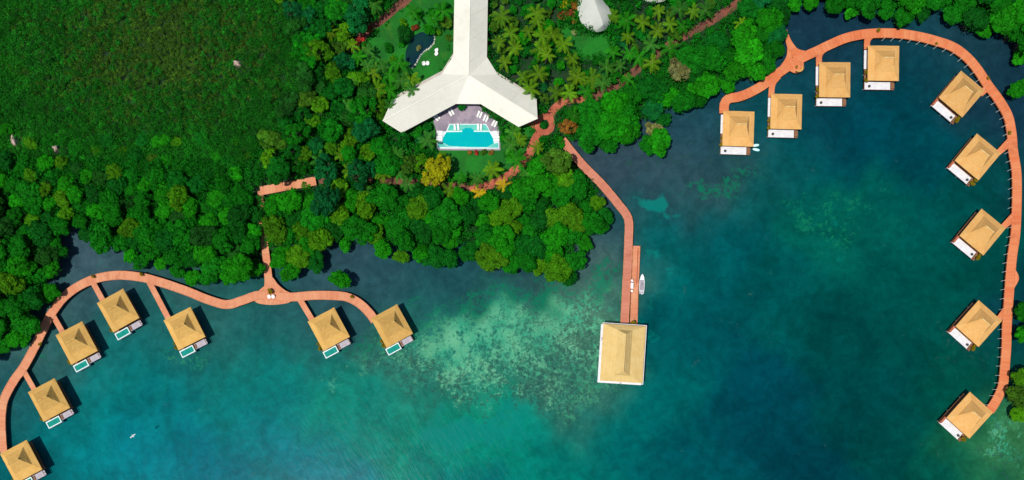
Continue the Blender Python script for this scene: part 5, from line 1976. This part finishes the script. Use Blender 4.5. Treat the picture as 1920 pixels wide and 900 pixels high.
sp_pts = [p for p in sp_pts if fld(p[0] * 2.1 + 50, p[1] * 2.1) > -.85 and all(math.hypot(p[0] - a, (p[1] - b) * .7) > 8 for a, b in ((29, 267), (108, 280), (446, 120)))]
inner = [p for p in sp_pts if rnd.random() < 1.15 * deep(*p) + .25 * fld(*p)]
outer = [p for p in sp_pts if p not in set(inner)]
clump_field('scrub', inner, lambda x, y: rnd.uniform(.5, 1.05), lambda x, y: GROUND_Z + rnd.uniform(.3, 1.3), 56, .15, lin(54, 102, 32, K),
            huef=lambda x, y: .3, tintf=lambda x, y: rnd.choice((.85, .95, 1, 1, 1.1, 1.4)) * (1 + .14 * fld(y + 40, x)))
clump_field('scrub', outer, lambda x, y: rnd.uniform(.6, 1.4) * (1.25 - .4 * deep(x, y)), lambda x, y: GROUND_Z + rnd.uniform(.4, 1.9) + (.6 if y > 230 else 0), 56, .17, lin(22, 112, 26, K),
            huef=lambda x, y: .3 + .2 * fld(x, y), tintf=lambda x, y: rnd.choice((.8, .9, 1, 1, 1.1, 1.45)) * (1.0 + .16 * fld(y + 40, x)) * (.88 if x > 440 else 1))


def under_ok(p):
    if inside(p, Z_SCRUB) and p[1] < 300:
        return False
    if not is_land(*p):
        return False
    for pl in KEEP_OUT + OPEN + [LAWN_WINGS]:
        if inside(p, pl):
            return False
    for pts, w in LINES:
        if line_dist(p, pts) < w:
            return False
    if math.hypot(p[0] - 1021, p[1] - 233) < 22:
        return False
    if p[0] > 900 and line_dist(p, PATH_NE) < 8:
        return False
    return True


up = jgrid([(-46, 280), (460, 300), (560, -46), (1960, -46), (1960, 140), (1500, 40), (1180, 280), (1110, 470), (480, 530), (-46, 680)], 7.0, under_ok)
grove = [p for p in up if inside(p, Z_GROVE) and fld(p[0] * 1.7, p[1] * 1.7 + 30) > -.28]
rest = [p for p in up if not inside(p, Z_GROVE)]
clump_field('undergrowth', rest, lambda x, y: rnd.uniform(.8, 1.6), lambda x, y: GROUND_Z + rnd.uniform(1.0, 3.7), 34, .25, lin(13, 108, 22, K), huef=lambda x, y: .25)
edges = []
for pl in OPEN:
    edges += [p for p in jgrid([(min(q[0] for q in pl) - 12, min(q[1] for q in pl) - 12), (max(q[0] for q in pl) + 12, min(q[1] for q in pl) - 12), (max(q[0] for q in pl) + 12, max(q[1] for q in pl) + 12),
                                (min(q[0] for q in pl) - 12, max(q[1] for q in pl) + 12)], 6.0, lambda p: edge_dist(p, pl) < 9 + 5 * fld(p[0] * 3, p[1] * 3) and not any(inside(p, k) for k in KEEP_OUT)
                              and all(line_dist(p, q) > w for q, w in LINES[:6]) and edge_dist(p, HALL) > 7 and edge_dist(p, POND) > 6)]
clump_field('ground_cover', edges, lambda x, y: rnd.uniform(.4, 1.0), lambda x, y: GROUND_Z + rnd.uniform(.1, .6), 18, .2, lin(18, 108, 24, K), huef=lambda x, y: .35)
clump_field('ground_cover', grove, lambda x, y: rnd.uniform(.5, 1.3), lambda x, y: GROUND_Z + rnd.uniform(0, 1.1), 18, .22, lin(12, 98, 30, K), huef=lambda x, y: .25)

# ---- labels of the many trees: colour, kind, and rank by distance from something one can find
MARKS = [(507, 555, 'the junction deck with two chairs'), (221, 582, 'the villa under the salmon bend'), (346, 617, 'the longest jetty villa'), (144, 643, 'the third salmon boardwalk villa'),
         (92, 750, 'the villa above the corner villa'), (618, 617, 'the villa right of the junction deck'), (735, 610, 'the right-hand end villa'), (637, 523, 'the lone little water mangrove'), (488, 358, 'the corner of the red walkway'),
         (592, 339, 'the end of the red walkway'), (612, 377, 'the smooth blue-green crown'), (817, 318, 'the golden yellow tree'), (878, 262, 'the swimming pool'), (720, 228, 'the tip of the left hall wing'),
         (1007, 222, 'the tip of the right hall wing'), (1021, 233, 'the ring path'), (1116, 58, 'the white teardrop roof'), (880, 0, 'the top of the hall neck'), (786, 98, 'the pond'), (1179, 412, 'the bend of the pier'),
         (1236, 264, 'the bright green islet'), (1383, 245, 'the villa with the cyan boards'), (1470, 210, 'the second square-set villa'), (1473, 56, 'the tip of the boardwalk spur'), (1656, 118, 'the topmost villa'),
         (1565, 150, 'the villa under the seat bay'), (1800, 176, 'the upper tilted villa'), (1914, 165, 'the single mangrove beside the upper bend'), (446, 120, 'the white rock in the dark scrub'), (29, 265, 'the tall pinkish rock'),
         (108, 280, 'the smaller pale rock'), (586, 226, 'the slim yellow-green tree'), (684, 64, 'the crimson bushes on the path'), (946, 347, 'the golden palm'), (1040, 305, 'the wide olive tree'), (1272, 135, 'the half bare grey-green tree'),
         (0, 672, 'the left end of the mangrove shore'), (133, 442, 'the head of the narrow water inlet'), (1100, 490, 'the tip of the mangrove headland'), (1440, 0, 'the top end of the brown path'),
         (1918, 0, 'the upper right corner of the photo'), (640, 2, 'the middle of the upper left edge'), (435, 552, 'the mangroves touching the boardwalk')]
MARKS = [m for m in MARKS if not m[2].startswith('the middle of the upper')]
KW = {'mangrove': 'mangrove tree', 'forest': 'broad-leaved tree', 'palm': 'coconut palm'}
GROUPS = {'mangrove': 'mangrove trees along the shore', 'forest': 'broad-leaved trees of the woods and gardens', 'palm': 'palms of the garden'}
bykey = {}
for t in TREES:
    if t[6] is None:
        sz = 'broad' if t[2] > 3.25 and t[4] != 'palm' else ('small' if t[2] < 2.3 and t[4] != 'palm' else '')
        bykey.setdefault((t[4], t[3], sz), []).append(t)
for (kind, word, sz), lst in bykey.items():
    rank = {}
    for mi, (mx, my, mn) in enumerate(MARKS):
        for k, t in enumerate(sorted(lst, key=lambda q: math.hypot(q[0] - mx, q[1] - my))):
            rank.setdefault(id(t), []).append((k + 1, math.hypot(t[0] - mx, t[1] - my), mn))
    for t in lst:
        k, _, mn = min(rank[id(t)])
        t[6] = f"{sz + ' ' if sz else ''}{word} {KW[kind]}, " + ('nearest to ' if k == 1 else f'{ORD[min(k, 30)]} nearest to ') + mn
for t in TREES:
    tag(t[5], t[6], None, GROUPS[t[4]])
print('TREES', {k: sum(1 for t in TREES if t[4] == k) for k in KW}, 'scrub', len(sp_pts), 'under', len(rest), len(grove))
# ================================================================== LIGHT, CAMERA
world = bpy.data.worlds.new('World')
scene.world = world
world.use_nodes = True
wn = world.node_tree
bg = wn.nodes['Background']
sky = wn.nodes.new('ShaderNodeTexSky')
sky.sky_type = 'NISHITA'
sky.sun_disc = False
SUN_EL = R(69)
to_sun = Vector((-.8 * math.cos(SUN_EL), -.6 * math.cos(SUN_EL), math.sin(SUN_EL)))
sky.sun_elevation = SUN_EL
sky.sun_rotation = math.atan2(to_sun.x, to_sun.y)
wn.links.new(sky.outputs[0], bg.inputs['Color'])
bg.inputs['Strength'].default_value = 0.085
sun = bpy.data.lights.new('sun', 'SUN')
sun.energy = 4.1
sun.angle = R(0.5)
sun.color = (1.0, 0.95, 0.86)
so_ = bpy.data.objects.new('sun', sun)
COL.objects.link(so_)
so_.location = (0, 0, 300)
so_.rotation_euler = (-to_sun).to_track_quat('-Z', 'Y').to_euler()

cam = bpy.data.cameras.new('camera')
cam.sensor_fit = 'HORIZONTAL'
cam.sensor_width = 36
cam.lens = 18 / (160.0 / CAM_H)
cam.shift_y = (NADIR_Y - 450.0) / 1920.0
cam.clip_start = 1
cam.clip_end = 60000
co = bpy.data.objects.new('camera', cam)
COL.objects.link(co)
co.location = (0, 0, CAM_H)
co.rotation_euler = (0, 0, 0)
scene.camera = co
vs = scene.view_settings
vs.view_transform = 'Standard'
vs.look = 'None'
vs.exposure = 0.0
vs.gamma = 1
vs.use_curve_mapping = False
scene.render.engine = 'CYCLES'
scene.cycles.max_bounces = 5
scene.cycles.diffuse_bounces = 2
scene.cycles.glossy_bounces = 2
scene.cycles.transmission_bounces = 2
scene.cycles.use_denoising = True
